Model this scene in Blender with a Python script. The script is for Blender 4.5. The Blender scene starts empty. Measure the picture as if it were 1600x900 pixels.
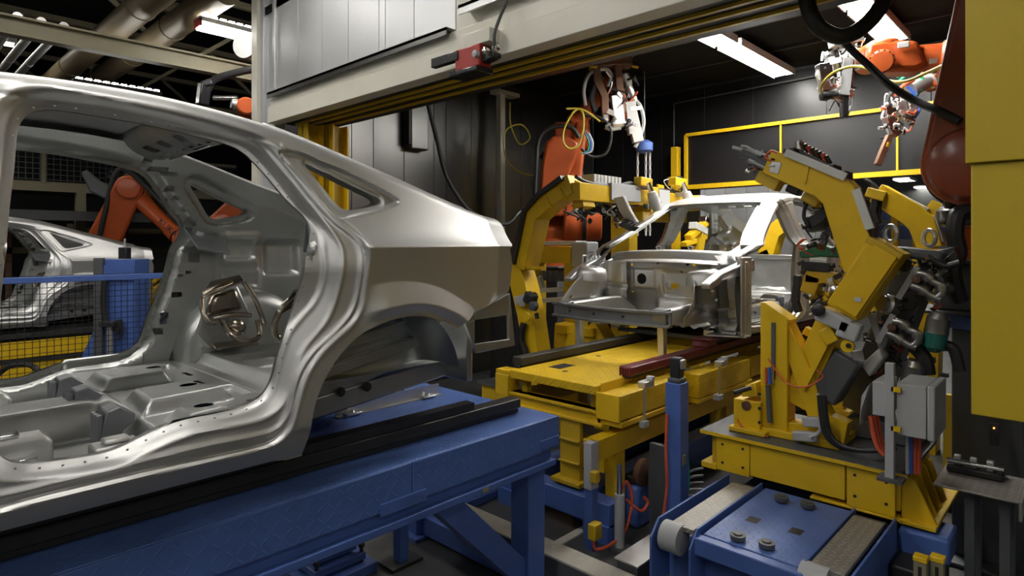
import bpy, math, random
import numpy as np
from mathutils import Vector, Matrix
random.seed(7)
SC = bpy.context.scene
COL = SC.collection
# ---------------------------------------------------------------- camera
F = 968.7
FX, RX = 0.7251, 0.6887          # world X = FX*depth + RX*right ; world Y = RX*depth - FX*right
CAMZ = 2.0
cd = bpy.data.cameras.new('camera'); cam = bpy.data.objects.new('camera', cd); COL.objects.link(cam)
cam.location = (0, 0, CAMZ)
cam.rotation_euler = (math.pi/2, 0, math.atan2(RX, FX) - math.pi/2)
cd.sensor_width = 36.0; cd.lens = F/1600*36.0; cd.shift_y = -70/1600.0
cd.clip_start = 0.05; cd.clip_end = 200
SC.camera = cam

def P(px, py, X=None, Y=None, Z=None, d=None):
    "the point of the place seen at that spot of the photo, at a known X, Y, Z or distance"
    t = (px-800)/F; s = (380-py)/F
    dx, dy = FX+RX*t, RX-FX*t
    if X is not None: d = X/dx
    elif Y is not None: d = Y/dy
    elif Z is not None: d = (Z-CAMZ)/s
    return Vector((dx*d, dy*d, CAMZ+s*d))

# ---------------------------------------------------------------- materials
def _nt(name):
    m = bpy.data.materials.new(name); m.use_nodes = True
    nt = m.node_tree; b = nt.nodes['Principled BSDF']
    return m, nt, b
def _math(nt, op, a, b=None, c=None, clamp=False):
    n = nt.nodes.new('ShaderNodeMath'); n.operation = op; n.use_clamp = clamp
    for i, v in enumerate((a, b, c)):
        if v is None: continue
        if isinstance(v, (int, float)): n.inputs[i].default_value = v
        else: nt.links.new(v, n.inputs[i])
    return n.outputs[0]
def mat(name, col, rough=0.5, metal=0.0, scale=6.0, var=0.12, rvar=0.15, bump=0.0, bscale=60.0, stretch=None, dirt=0.0, dirtcol=(.03,.028,.025), spec=0.5, coat=0.0):
    m, nt, b = _nt(name)
    tc = nt.nodes.new('ShaderNodeTexCoord')
    mp = nt.nodes.new('ShaderNodeMapping'); nt.links.new(tc.outputs['Object'], mp.inputs[0])
    if stretch: mp.inputs['Scale'].default_value = stretch
    nz = nt.nodes.new('ShaderNodeTexNoise'); nz.inputs['Scale'].default_value = scale; nz.inputs['Detail'].default_value = 6
    nt.links.new(mp.outputs[0], nz.inputs['Vector'])
    mx = nt.nodes.new('ShaderNodeMix'); mx.data_type = 'RGBA'
    c = Vector(col)
    mx.inputs[6].default_value = (*(c*(1-var)), 1); mx.inputs[7].default_value = (*(c*(1+var)), 1)
    nt.links.new(nz.outputs[0], mx.inputs[0])
    outc = mx.outputs[2]
    if dirt > 0:
        n2 = nt.nodes.new('ShaderNodeTexNoise'); n2.inputs['Scale'].default_value = scale*.55; n2.inputs['Detail'].default_value = 9; n2.inputs['Roughness'].default_value = .7
        nt.links.new(mp.outputs[0], n2.inputs['Vector'])
        rp = nt.nodes.new('ShaderNodeMapRange'); rp.inputs[1].default_value = .52; rp.inputs[2].default_value = .75; rp.inputs[4].default_value = dirt
        nt.links.new(n2.outputs[0], rp.inputs[0])
        m2 = nt.nodes.new('ShaderNodeMix'); m2.data_type = 'RGBA'
        nt.links.new(rp.outputs[0], m2.inputs[0]); nt.links.new(outc, m2.inputs[6]); m2.inputs[7].default_value = (*dirtcol, 1)
        outc = m2.outputs[2]
    nt.links.new(outc, b.inputs['Base Color'])
    b.inputs['Metallic'].default_value = metal
    b.inputs['Specular IOR Level'].default_value = spec
    if coat: b.inputs['Coat Weight'].default_value = coat; b.inputs['Coat Roughness'].default_value = .15
    rr = nt.nodes.new('ShaderNodeMapRange'); rr.inputs[3].default_value = max(.03, rough*(1-rvar)); rr.inputs[4].default_value = min(1, rough*(1+rvar))
    nt.links.new(nz.outputs[0], rr.inputs[0]); nt.links.new(rr.outputs[0], b.inputs['Roughness'])
    if bump > 0:
        n3 = nt.nodes.new('ShaderNodeTexNoise'); n3.inputs['Scale'].default_value = bscale; n3.inputs['Detail'].default_value = 4
        nt.links.new(mp.outputs[0], n3.inputs['Vector'])
        bp = nt.nodes.new('ShaderNodeBump'); bp.inputs['Strength'].default_value = bump; bp.inputs['Distance'].default_value = .01
        nt.links.new(n3.outputs[0], bp.inputs['Height']); nt.links.new(bp.outputs[0], b.inputs['Normal'])
    return m
def emit(name, col, strength):
    m, nt, b = _nt(name)
    b.inputs['Base Color'].default_value = (.8, .8, .8, 1)
    b.inputs['Emission Color'].default_value = (*col, 1); b.inputs['Emission Strength'].default_value = strength
    return m
def tread(name, col, rough=.45, metal=0.0, pitch=.05, dist=.004, wear=.25, wearcol=None, amp=1.0):
    "raised-lozenge chequer plate, the lozenges alternate their slant"
    m, nt, b = _nt(name)
    tc = nt.nodes.new('ShaderNodeTexCoord'); sp = nt.nodes.new('ShaderNodeSeparateXYZ'); nt.links.new(tc.outputs['Object'], sp.inputs[0])
    M = lambda *a, **k: _math(nt, *a, **k)
    u = M('DIVIDE', sp.outputs[0], pitch); v = M('DIVIDE', M('ADD', sp.outputs[1], sp.outputs[2]), pitch)
    fu, fv = M('FLOOR', u), M('FLOOR', v)
    par = M('MULTIPLY', M('FRACT', M('MULTIPLY', M('ADD', fu, fv), .5)), 2.0)
    sg = M('SUBTRACT', M('MULTIPLY', par, 2.0), 1.0)
    a = M('SUBTRACT', M('FRACT', u), .5); c = M('SUBTRACT', M('FRACT', v), .5)
    cs = M('MULTIPLY', c, sg)
    p = M('MULTIPLY', M('ADD', a, cs), .7071); q = M('MULTIPLY', M('SUBTRACT', a, cs), .7071)
    e = M('ADD', M('POWER', M('DIVIDE', M('ABSOLUTE', p), .44), 2.0), M('POWER', M('DIVIDE', M('ABSOLUTE', q), .11), 2.0))
    h = M('SUBTRACT', 1.0, e, clamp=True); h = M('POWER', h, .5)
    bp = nt.nodes.new('ShaderNodeBump'); bp.inputs['Strength'].default_value = amp; bp.inputs['Distance'].default_value = dist
    nt.links.new(h, bp.inputs['Height']); nt.links.new(bp.outputs[0], b.inputs['Normal'])
    nz = nt.nodes.new('ShaderNodeTexNoise'); nz.inputs['Scale'].default_value = 7; nz.inputs['Detail'].default_value = 8
    nt.links.new(tc.outputs['Object'], nz.inputs['Vector'])
    mx = nt.nodes.new('ShaderNodeMix'); mx.data_type = 'RGBA'; cc = Vector(col)
    mx.inputs[6].default_value = (*(cc*.75), 1); mx.inputs[7].default_value = (*(cc*1.2), 1); nt.links.new(nz.outputs[0], mx.inputs[0])
    w = nt.nodes.new('ShaderNodeMix'); w.data_type = 'RGBA'
    wc = Vector(wearcol) if wearcol else cc*1.5
    nt.links.new(M('MULTIPLY', h, wear), w.inputs[0]); nt.links.new(mx.outputs[2], w.inputs[6]); w.inputs[7].default_value = (*wc, 1)
    nt.links.new(w.outputs[2], b.inputs['Base Color'])
    b.inputs['Metallic'].default_value = metal; b.inputs['Roughness'].default_value = rough
    return m

MT = {}
MT['steel'] = mat('zinc_coated_steel', (.66,.66,.65), .47, 1.0, scale=3, var=.02, rvar=.05)
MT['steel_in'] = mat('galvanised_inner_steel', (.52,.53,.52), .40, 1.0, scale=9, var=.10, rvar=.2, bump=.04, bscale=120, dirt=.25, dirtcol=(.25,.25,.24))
MT['steel_dull'] = mat('phosphated_steel', (.27,.28,.30), .42, .9, scale=12, var=.12, rvar=.2)
MT['steel_bronze'] = mat('oiled_brown_steel', (.36,.31,.25), .22, 1.0, scale=10, var=.2, rvar=.3)
MT['chrome'] = mat('bright_machined_steel', (.72,.72,.71), .2, 1.0, scale=20, var=.08, rvar=.3)
MT['pipe'] = mat('dull_steel_pipe', (.34,.33,.31), .36, .95, scale=14, var=.15, rvar=.3)
MT['alu'] = mat('brushed_aluminium', (.66,.66,.65), .38, .9, scale=14, var=.08, rvar=.2)
MT['yellow'] = mat('yellow_machine_paint', (.72,.46,.010), .38, 0, scale=5, var=.10, dirt=.35, dirtcol=(.30,.20,.03), spec=.5)
MT['yellow_dk'] = mat('worn_yellow_paint', (.58,.38,.015), .42, 0, scale=8, var=.16, dirt=.5, dirtcol=(.17,.12,.03))
MT['yellow_box'] = mat('flat_yellow_guard_paint', (.50,.36,.018), .45, 0, scale=60, var=.05, rvar=.1, bump=.03, bscale=200)
MT['yellow_tread'] = tread('yellow_chequer_plate', (.70,.45,.010), .42, 0, pitch=.045, dist=.005, wear=.2)
MT['blue'] = mat('blue_machine_paint', (.07,.135,.40), .42, 0, scale=5, var=.14, dirt=.45, dirtcol=(.03,.05,.14))
MT['blue_tread'] = tread('blue_chequer_plate', (.095,.175,.47), .40, 0, pitch=.034, dist=.0028, wear=.12, wearcol=(.15,.24,.55))
MT['blue_skirt'] = tread('blue_chequer_skirt', (.075,.145,.41), .42, 0, pitch=.045, dist=.0025, wear=.18, wearcol=(.14,.22,.5), amp=.6)
MT['gray_tread'] = tread('worn_grey_chequer_plate', (.30,.28,.25), .45, .35, pitch=.035, dist=.003, wear=.7, wearcol=(.62,.6,.56))
MT['orange'] = mat('orange_robot_paint', (.50,.095,.022), .38, 0, scale=5, var=.1, dirt=.25, dirtcol=(.25,.06,.02), coat=.2)
MT['orange_dk'] = mat('dark_red_robot_paint', (.30,.065,.028), .36, 0, scale=4, var=.08, coat=.3)
MT['black'] = mat('black_rubber', (.018,.018,.019), .5, 0, scale=20, var=.2)
MT['black_gloss'] = mat('glossy_black_plastic', (.02,.02,.022), .25, 0, scale=10, var=.2)
MT['dark'] = mat('dark_oily_iron', (.05,.05,.052), .45, .6, scale=14, var=.35, rvar=.3)
MT['rail'] = mat('black_rail_plastic', (.028,.028,.027), .48, 0, scale=14, var=.3)
MT['gray'] = mat('grey_enclosure_paint', (.42,.43,.44), .45, 0, scale=5, var=.05)
MT['gray_dk'] = mat('dark_grey_paint', (.085,.09,.095), .5, 0, scale=8, var=.15)
MT['cream'] = mat('cream_gate_paint', (.66,.64,.55), .32, 0, scale=4, var=.05, dirt=.15, dirtcol=(.4,.38,.3))
MT['cream_old'] = mat('old_cream_paint', (.23,.205,.13), .55, 0, scale=4, var=.12, dirt=.4, dirtcol=(.16,.14,.09))
MT['panel'] = mat('galvanised_panel_sheet', (.56,.57,.58), .42, .65, scale=2.2, var=.10, rvar=.25, bump=.01, bscale=6, dirt=.2, dirtcol=(.34,.34,.34), stretch=(1,1,.35))
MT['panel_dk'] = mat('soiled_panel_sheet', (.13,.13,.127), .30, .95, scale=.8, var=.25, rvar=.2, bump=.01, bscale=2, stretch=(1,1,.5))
MT['wall_dk'] = mat('blackened_cell_wall', (.011,.011,.012), .42, .2, scale=3, var=.3, bump=.05, bscale=8)
MT['ceil_blk'] = mat('black_cell_roof', (.009,.009,.010), .7, 0, scale=4, var=.3, spec=.12)
MT['ceil_dk'] = mat('dark_roof_sheet', (.03,.03,.032), .5, .3, scale=4, var=.3)
MT['floor'] = mat('oily_concrete', (.06,.06,.06), .42, 0, scale=2.5, var=.3, rvar=.4, dirt=.5, dirtcol=(.02,.02,.02), bump=.06, bscale=30)
MT['kerb'] = mat('dirty_white_paint', (.52,.49,.42), .6, 0, scale=6, var=.1, dirt=.6, dirtcol=(.2,.18,.15))
MT['maroon'] = mat('maroon_rail_cover', (.13,.014,.022), .4, 0, scale=9, var=.2)
MT['red'] = mat('red_plastic', (.36,.018,.014), .35, 0, scale=9, var=.1)
MT['redhose'] = mat('orange_red_hose', (.60,.10,.04), .45, 0, scale=9, var=.1)
MT['yelhose'] = mat('yellow_cable', (.62,.50,.06), .45, 0, scale=9, var=.1)
MT['grnhose'] = mat('green_hose', (.03,.32,.16), .45, 0, scale=9, var=.1)
MT['bluhose'] = mat('blue_hose', (.04,.12,.5), .45, 0, scale=9, var=.1)
MT['green'] = mat('green_rubber_block', (.03,.17,.085), .55, 0, scale=9, var=.2)
MT['grnglass'] = mat('green_oil_bowl', (.02,.14,.11), .15, 0, scale=9, var=.2, coat=.5)
MT['grayhose'] = mat('pale_grey_cable', (.42,.43,.43), .4, 0, scale=9, var=.1)
MT['white'] = mat('white_plastic', (.58,.58,.56), .4, 0, scale=9, var=.06)
MT['copper'] = mat('copper_arm', (.20,.11,.07), .45, .6, scale=9, var=.25)
MT['duct'] = mat('beige_duct_paint', (.15,.115,.065), .45, .2, scale=3, var=.2, dirt=.5, dirtcol=(.15,.12,.08))
MT['lamp'] = emit('fluorescent_tube', (1.0,.97,.91), 42)
MT['lamp_hall'] = emit('hall_fluorescent_tube', (1.0,.97,.91), 17)
MT['lamp_far'] = emit('far_fluorescent_tube', (1.0,.95,.85), 9)
MT['led_o'] = emit('orange_indicator', (1.0,.35,.05), 6)
MT['led_w'] = emit('white_indicator', (1.0,.9,.7), 5)

# ---------------------------------------------------------------- object helpers
def tag(o, label=None, cat=None, group=None, kind=None):
    if label: o['label'] = label
    if cat: o['category'] = cat
    if group: o['group'] = group
    if kind: o['kind'] = kind
    return o
def thing(name, label, cat, loc=(0,0,0), rz=0, group=None):
    o = bpy.data.objects.new(name, None); COL.objects.link(o); o.empty_display_size = .05
    o.location = loc; o.rotation_euler = (0, 0, rz)
    return tag(o, label, cat, group)
def copy_tree(o, parent=None):
    c = o.copy(); COL.objects.link(c); c.parent = parent
    for ch in list(o.children): copy_tree(ch, c)
    return c
def wmat(o):
    m = Matrix.LocRotScale(o.location, o.rotation_euler, o.scale)
    return wmat(o.parent) @ m if o.parent else m
def raw(name, V, Fc, material, parent=None, world=False, smooth=None, bevel=0, solid=0):
    me = bpy.data.meshes.new(name)
    if world and parent is not None:
        im = wmat(parent).inverted(); V = [im @ Vector(v) for v in V]
    me.from_pydata([tuple(v) for v in V], [], Fc)
    me.materials.append(MT[material] if isinstance(material, str) else material)
    if smooth is not None:
        me.polygons.foreach_set('use_smooth', [True]*len(me.polygons))
        if smooth < 180: me.set_sharp_from_angle(angle=math.radians(smooth))
    me.update()
    o = bpy.data.objects.new(name, me); COL.objects.link(o)
    if parent is not None: o.parent = parent
    if solid:
        s = o.modifiers.new('solid', 'SOLIDIFY'); s.thickness = solid; s.offset = 0
    if bevel:
        b = o.modifiers.new('bevel', 'BEVEL'); b.width = bevel; b.segments = 2; b.limit_method = 'ANGLE'; b.angle_limit = math.radians(40); b.harden_normals = False
    return o
def spline(pts, n=8):
    "points along a Catmull-Rom curve"
    pts = [Vector(p) for p in pts]
    if len(pts) < 3: return pts
    out = []
    for i in range(len(pts)-1):
        p0 = pts[max(i-1, 0)]; p1 = pts[i]; p2 = pts[i+1]; p3 = pts[min(i+2, len(pts)-1)]
        for k in range(n):
            t = k/n
            out.append(.5*((2*p1)+(p2-p0)*t+(2*p0-5*p1+4*p2-p3)*t*t+(3*p1-p0-3*p2+p3)*t**3))
    out.append(pts[-1]); return out
def basis(dirv, up=(0,0,1)):
    a = Vector(dirv).normalized(); u = Vector(up)
    if abs(a.dot(u.normalized())) > .98: u = Vector((1,0,0)) if abs(a.x) < .9 else Vector((0,1,0))
    s = a.cross(u).normalized(); w = s.cross(a).normalized()
    return a, s, w
class MB:
    def __init__(s): s.V = []; s.F = []
    def add(s, V, Fc):
        b = len(s.V); s.V += [Vector(v) for v in V]; s.F += [tuple(i+b for i in f) for f in Fc]; return s
    def box(s, x0, x1, y0, y1, z0, z1):
        V = [(x,y,z) for z in (z0,z1) for x,y in ((x0,y0),(x1,y0),(x1,y1),(x0,y1))]
        return s.add(V, [(3,2,1,0),(4,5,6,7),(0,1,5,4),(1,2,6,5),(2,3,7,6),(3,0,4,7)])
    def obox(s, c, a, b, h):
        "box about c with half-vectors a, b, h"
        c, a, b, h = map(Vector, (c,a,b,h))
        if a.cross(b).dot(h) < 0: h = -h
        V = [c+k*h+i*a+j*b for k in (-1,1) for i,j in ((-1,-1),(1,-1),(1,1),(-1,1))]
        return s.add(V, [(3,2,1,0),(4,5,6,7),(0,1,5,4),(1,2,6,5),(2,3,7,6),(3,0,4,7)])
    def bar(s, p0, p1, w, h, up=(0,0,1)):
        "square bar from p0 to p1, w across, h along up"
        p0, p1 = Vector(p0), Vector(p1); a, sd, uu = basis(p1-p0, up)
        return s.obox((p0+p1)/2, (p1-p0)/2, sd*w/2, uu*h/2)
    def beam(s, pts, w, h, side):
        "box section along a bent path: w along `side`, h across it, corners mitred"
        pts = [Vector(p) for p in pts]; side = Vector(side).normalized(); rings = []
        hs = h if isinstance(h, (list, tuple)) else [h]*len(pts)
        for i, p in enumerate(pts):
            d0 = (p-pts[i-1]).normalized() if i else (pts[1]-p).normalized()
            d1 = (pts[i+1]-p).normalized() if i < len(pts)-1 else d0
            n0 = d0.cross(side).normalized(); n1 = d1.cross(side).normalized(); n = (n0+n1).normalized()
            k = hs[i]/2/max(.35, n.dot(n0))
            rings.append([p-n*k-side*w/2, p+n*k-side*w/2, p+n*k+side*w/2, p-n*k+side*w/2])
        V = [v for r in rings for v in r]; Fc = []
        for i in range(len(pts)-1):
            b = i*4
            for j in range(4): Fc.append((b+j, b+(j+1)%4, b+4+(j+1)%4, b+4+j))
        e = (len(pts)-1)*4; Fc += [(3,2,1,0), (e,e+1,e+2,e+3)]
        return s.add(V, Fc)
    def tube(s, pts, r, n=8, cap=True):
        pts = [Vector(p) for p in pts]; rs = r if isinstance(r, (list, tuple)) else [r]*len(pts)
        V = []; Fc = []; prev = None
        for i, p in enumerate(pts):
            d = (pts[min(i+1, len(pts)-1)]-pts[max(i-1, 0)])
            if d.length < 1e-9: d = Vector((0,0,1))
            d.normalize()
            if prev is None: a, sx, w = basis(d)
            else:
                sx = prev - d*prev.dot(d)
                if sx.length < 1e-6: sx = basis(d)[1]
                sx.normalize(); w = sx.cross(d)
            prev = sx; w = sx.cross(d)
            for k in range(n):
                an = 2*math.pi*k/n; V.append(p+rs[i]*(math.cos(an)*sx+math.sin(an)*w))
        for i in range(len(pts)-1):
            for k in range(n):
                a0 = i*n+k; a1 = i*n+(k+1)%n; Fc.append((a0+n, a1+n, a1, a0))
        if cap: Fc.append(tuple(range(n))); Fc.append(tuple(reversed(range((len(pts)-1)*n, len(pts)*n))))
        return s.add(V, Fc)
    def hose(s, pts, r, n=8, k=8): return s.tube(spline(pts, k), r, n)
    def cyl(s, p0, p1, r, n=20, r1=None): return s.tube([p0, p1], [r, r if r1 is None else r1], n)
    def lathe(s, p0, axis, prof, n=24):
        "prof: (distance along the axis, radius) pairs"
        p0 = Vector(p0); a = Vector(axis).normalized()
        pts = [p0+a*q for q,_ in prof]; _, sx, w = basis(a); V = []; Fc = []
        for p, (_, r) in zip(pts, prof):
            for k in range(n):
                an = 2*math.pi*k/n; V.append(p+max(r,1e-4)*(math.cos(an)*sx+math.sin(an)*w))
        for i in range(len(prof)-1):
            for k in range(n):
                a0 = i*n+k; a1 = i*n+(k+1)%n; Fc.append((a0, a1, a1+n, a0+n))
        Fc.append(tuple(reversed(range(n)))); Fc.append(tuple(range((len(prof)-1)*n, len(prof)*n)))
        return s.add(V, Fc)
    def plate(s, pts, ext):
        "a flat outline given thickness by the vector ext"
        pts = [Vector(p) for p in pts]; ext = Vector(ext); n = len(pts)
        nrm = Vector((0,0,0))
        for i in range(n): nrm += pts[i].cross(pts[(i+1)%n])
        if nrm.dot(ext) < 0: pts = pts[::-1]
        V = pts+[p+ext for p in pts]
        Fc = [tuple(reversed(range(n))), tuple(range(n, 2*n))]+[(i, (i+1)%n, n+(i+1)%n, n+i) for i in range(n)]
        return s.add(V, Fc)
    def ball(s, c, r, n=12, m=8):
        prof = [(-r*math.cos(math.pi*i/m), r*math.sin(math.pi*i/m)) for i in range(m+1)]
        return s.lathe(c, (0,0,1), prof, n)
    def build(s, name, material, parent=None, world=True, smooth=35, bevel=0, **k):
        o = raw(name, s.V, s.F, material, parent, world, smooth, bevel)
        return o
def clutter(par, Q, reg, n, seed, mats=('gray','dark','alu','black','copper'), dep=.12, big=7, names=('fitting','valve_block','bracket','cylinder','air_hose')):
    "small valves, fittings and hoses crowded into a patch of a machine"
    R = random.Random(seed); x0, y0, x1, y1 = reg; s = (Q((x0+x1)/2, (y0+y1)/2+5)-Q((x0+x1)/2, (y0+y1)/2-5)).length/10
    for i in range(n):
        a = (R.uniform(x0,x1), R.uniform(y0,y1)); o = R.uniform(-dep,dep); an = R.uniform(0, math.pi); L = R.uniform(.5,1.3)*big
        b = (a[0]+L*math.cos(an), a[1]+L*math.sin(an)*.8); A, B = Q(*a,o), Q(*b,o+R.uniform(-.3,.3)*L*s); mt = R.choice(mats); k = R.random()
        if k < .35: MB().bar(A, B, R.uniform(.3,.8)*big*s, R.uniform(.3,.7)*big*s).build(names[1], mt, par, bevel=.003)
        elif k < .5: MB().bar(A, B, .2*big*s, R.uniform(.6,1.2)*big*s).build(names[2], mt, par, bevel=.002)
        elif k < .75: l = (B-A).length; r_ = R.uniform(.2,.42)*big*s; MB().lathe(A, B-A, [(0,r_*.6),(l*.1,r_),(l*.5,r_),(l*.52,r_*.7),(l*.8,r_*.7),(l*.82,r_*.95),(l,r_*.95)], 14).build(names[3], mt, par)
        else:
            c = [Q(a[0]+R.uniform(-1.4,1.4)*big*j*.5, a[1]+R.uniform(-1.2,1.4)*big*j*.5, o+.02*j) for j in range(4)]
            MB().hose(c, R.uniform(.09,.16)*big*s, 7, 6).build(names[4], R.choice(('black','black','grayhose','redhose','dark')), par)
def single(mb, name, label, cat, material, group=None, kind=None, bevel=0, smooth=35):
    o = mb.build(name, material, None, smooth=smooth, bevel=bevel); return tag(o, label, cat, group, kind)
def struct(mb, name, material, bevel=0, smooth=35):
    o = mb.build(name, material, None, smooth=smooth, bevel=bevel); o['kind'] = 'structure'; return o
def W(*pts, **k): return [P(px, py, **k) for px, py in pts]
# ================================================================ car body shell (local: x from the nose back, y across, z up from its ground)
CX0, CYC, CZ0 = -2.13, 3.08, .98            # where the nearest body stands
HW = .88
def sstep(t): t = np.clip(t, 0, 1); return t*t*(3-2*t)
def hw_fn(x, z):
    x = np.asarray(x, float); z = np.asarray(z, float)
    h = np.full(np.broadcast(x, z).shape, HW)
    h = h-.06*np.clip((.32-z)/.12, 0, 1)**1.6
    h = h-.012*np.sin(np.pi*np.clip((z-.34)/.66, 0, 1))**1 + .007*np.clip((z-.8)/.205, 0, 1)**2
    u = np.clip(z-1.005, 0, 1); h = h-.36*u-.05*(1-np.exp(-u/.06))
    h = h-.10*np.clip((x-3.5)/.95, 0, 1)**2-.07*np.clip((1.5-x)/.8, 0, 1)**2
    return h
def px2xz(px, py, off=0.0, far=False):
    "photo spot -> (x, z) on the near (or far) flank of the nearest body"
    x, z = 2.0, .8
    for _ in range(30):
        h = float(hw_fn(x, z))-off
        p = P(px, py, Y=CYC+(h if far else -h)); x += .7*(p.x-CX0-x); z += .7*(p.z-CZ0-z)
    return (x, z)
def XZ(pts, **k): return np.array([px2xz(a, b, **k) for a, b in pts])
def smooth_poly(poly, n=4):
    "closed, evenly spaced, gently rounded version of the outline"
    p = np.asarray(poly); m = len(p); out = []
    for i in range(m):
        p0, p1, p2, p3 = p[i-1], p[i], p[(i+1)%m], p[(i+2)%m]
        for k in range(n):
            t = k/n; out.append(.5*((2*p1)+(p2-p0)*t+(2*p0-5*p1+4*p2-p3)*t*t+(3*p1-p0-3*p2+p3)*t**3))
    p = np.array(out); d = np.hypot(*(np.roll(p, -1, 0)-p).T); s = np.r_[0, np.cumsum(d)]; q = np.vstack([p, p[:1]])
    m = max(24, int(s[-1]/.014)); t = np.linspace(0, s[-1], m, endpoint=False); r = np.stack([np.interp(t, s, q[:,0]), np.interp(t, s, q[:,1])], 1)
    for _ in range(SM): r = .5*r+.25*(np.roll(r, 1, 0)+np.roll(r, -1, 0))
    return r
SM = 6
def nearest(pts, poly, closed=True):
    A = poly; B = np.roll(poly, -1, 0)
    if not closed: A, B = poly[:-1], poly[1:]
    best = np.full(len(pts), 1e9); near = np.zeros((len(pts), 2))
    for a, b in zip(A, B):
        ab = b-a; L = ab@ab
        if L < 1e-14: continue
        t = np.clip(((pts-a)@ab)/L, 0, 1); q = a+t[:, None]*ab; d = np.hypot(*(pts-q).T)
        m = d < best; best[m] = d[m]; near[m] = q[m]
    return best, near
def inside(pts, poly):
    x, y = pts[:,0], pts[:,1]; r = np.zeros(len(pts), bool); n = len(poly)
    for i in range(n):
        x0, y0 = poly[i]; x1, y1 = poly[(i+1)%n]
        if y0 == y1: continue
        c = ((y0 > y) != (y1 > y)) & (x < (x1-x0)*(y-y0)/(y1-y0)+x0); r ^= c
    return r
def sdist(pts, poly):
    "distance to the outline, positive inside"
    d, _ = nearest(pts, poly); return np.where(inside(pts, poly), d, -d)
def clipped_grid(GX, GZ, keep_poly=None, holes=()):
    "regular grid cut by outlines; its border is pulled exactly on to them. -> points, quads"
    ni, nj = GX.shape; pts = np.stack([GX.ravel(), GZ.ravel()], 1)
    idx = np.arange(ni*nj).reshape(ni, nj)
    q = np.stack([idx[:-1,:-1], idx[1:,:-1], idx[1:,1:], idx[:-1,1:]], -1).reshape(-1, 4)
    cen = pts[q].mean(1); keep = np.ones(len(q), bool)
    if keep_poly is not None: keep &= inside(cen, keep_poly)
    for h in holes: keep &= ~inside(cen, h)
    tot = np.zeros(len(pts), int); kc = np.zeros(len(pts), int)
    np.add.at(tot, q.ravel(), 1); np.add.at(kc, q[keep].ravel(), 1)
    bd = np.where((kc > 0) & (kc < tot))[0]
    if len(bd):
        best = np.full(len(bd), 1e9); tgt = pts[bd].copy()
        for h in ([keep_poly] if keep_poly is not None else [])+list(holes):
            d, n = nearest(pts[bd], h); m = d < best; best[m] = d[m]; tgt[m] = n[m]
        ok = best < .03; pts[bd[ok]] = tgt[ok]
    q = q[keep]; used = np.unique(q); rm = np.full(len(pts), -1); rm[used] = np.arange(len(used))
    return pts[used], rm[q]
def np_mesh(name, V, Q, material, parent, smooth=60, solid=0):
    me = bpy.data.meshes.new(name); me.from_pydata(V.tolist(), [], Q.tolist()); me.materials.append(MT[material])
    me.polygons.foreach_set('use_smooth', [True]*len(me.polygons))
    if smooth < 180: me.set_sharp_from_angle(angle=math.radians(smooth))
    me.update(); o = bpy.data.objects.new(name, me); COL.objects.link(o); o.parent = parent
    if solid:
        s = o.modifiers.new('solid', 'SOLIDIFY'); s.thickness = solid; s.offset = 0
    return o

# ---- outlines read off the nearest body
Z = lambda s, ox, oy, L: [(ox+a/s, oy+b/s) for a, b in L]
L0px = [(0,716),(-10,690),(-12,640),(-6,560),(2,450),(12,342),(21,270),(25.5,210),(30,192),(42,178),(60,172.5),(87,172),(126,178),(210,192),(270,205),(330,219),(369,232),(390,249),(420,282),(450,318),(468,324+8),(480,349),(484,366),(483,384),(478,400),(471,435),(465,452),(451,496),(439,528),(430,557),(424,586),(416,606),(402,622),(370,637),(300,652),(267,660),(225,679),(180,702),(151,710),(97,718),(48,724),(19,723)]
L1px = [(0,728),(-18,715),(-22,640),(-16,560),(-8,450),(3,342),(11,260),(15,205),(23,183),(38,168),(62,161),(87,161),(126,168),(210,183),(270,195),(330,208),(376,221),(400,240),(432,276),(462,315),(484,338),(500,360),(508,388),(505,430),(493,468),(468,497),(449,520),(438,550),(431,582),(426,606),(412,628),(375,646),(303,661),(270,670),(228,689),(182,712),(152,720),(97,729),(48,736),(19,735)]
L2px = [(0,748),(-30,735),(-34,640),(-28,560),(-20,450),(-8,342),(1,250),(6,200),(16,172),(36,155),(66,148),(90,148),(126,155),(180,165),(300,192),(375,213),(402,226),(428,256),(455,288),(484,324),(506,350),(524,372),(537,388),(531,430),(522,468),(508,502),(482,532),(466,556),(454,592),(446,618),(432,640),(408,655),(354,667),(306,675),(258,693),(193,722),(129,736),(64,747),(16,750)]
L25px = [(0,778),(-45,770),(-50,640),(-42,500),(-30,342),(-14,230),(-4,178),(12,158),(36,145),(66,141),(90,141),(210,165),(300,185),(380,206),(410,220),(440,248),(486,308),(520,345),(540,359),(558,373),(569,391),(566,415),(559,460),(549,490),(520,523),(490,550),(466,586),(458,620),(452,648),(440,668),(419,680),(322,699),(193,731),(97,754)]
L3px = [(0,800),(-55,812),(-60,640),(-52,500),(-38,342),(-22,230),(-8,172),(12,148),(36,138),(66,136),(90,137),(210,161),(300,180),(385,203),(418,219),(448,246),(490,303),(524,341),(542,352),(564,371),(578,387),(573,430),(566,475),(556,500),(530,524),(502,551),(479,586),(468,620),(461,648),(448,680),(419,699),(322,722),(193,751),(64,783)]
Q0px = [(471,252),(480,254),(489,259),(540,285),(570,300),(592,310),(598,314),(590,320),(576,324),(546,329),(534,328),(522,315),(498,285),(477,261)]
Q1px = [(430,235),(459,234),(510,254),(570,281),(618,307),(629,315),(618,322),(588,331),(546,341),(527,344),(510,325),(480,291),(450,256)]
A0px = [(455,760),(472,716),(480,685),(487,652),(492,628),(502,601),(520,568),(544,538),(568,517),(598,502),(628,494),(655,492),(676,496),(694,502),(712,513),(722,540),(735,620),(740,800),(600,900)]
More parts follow.
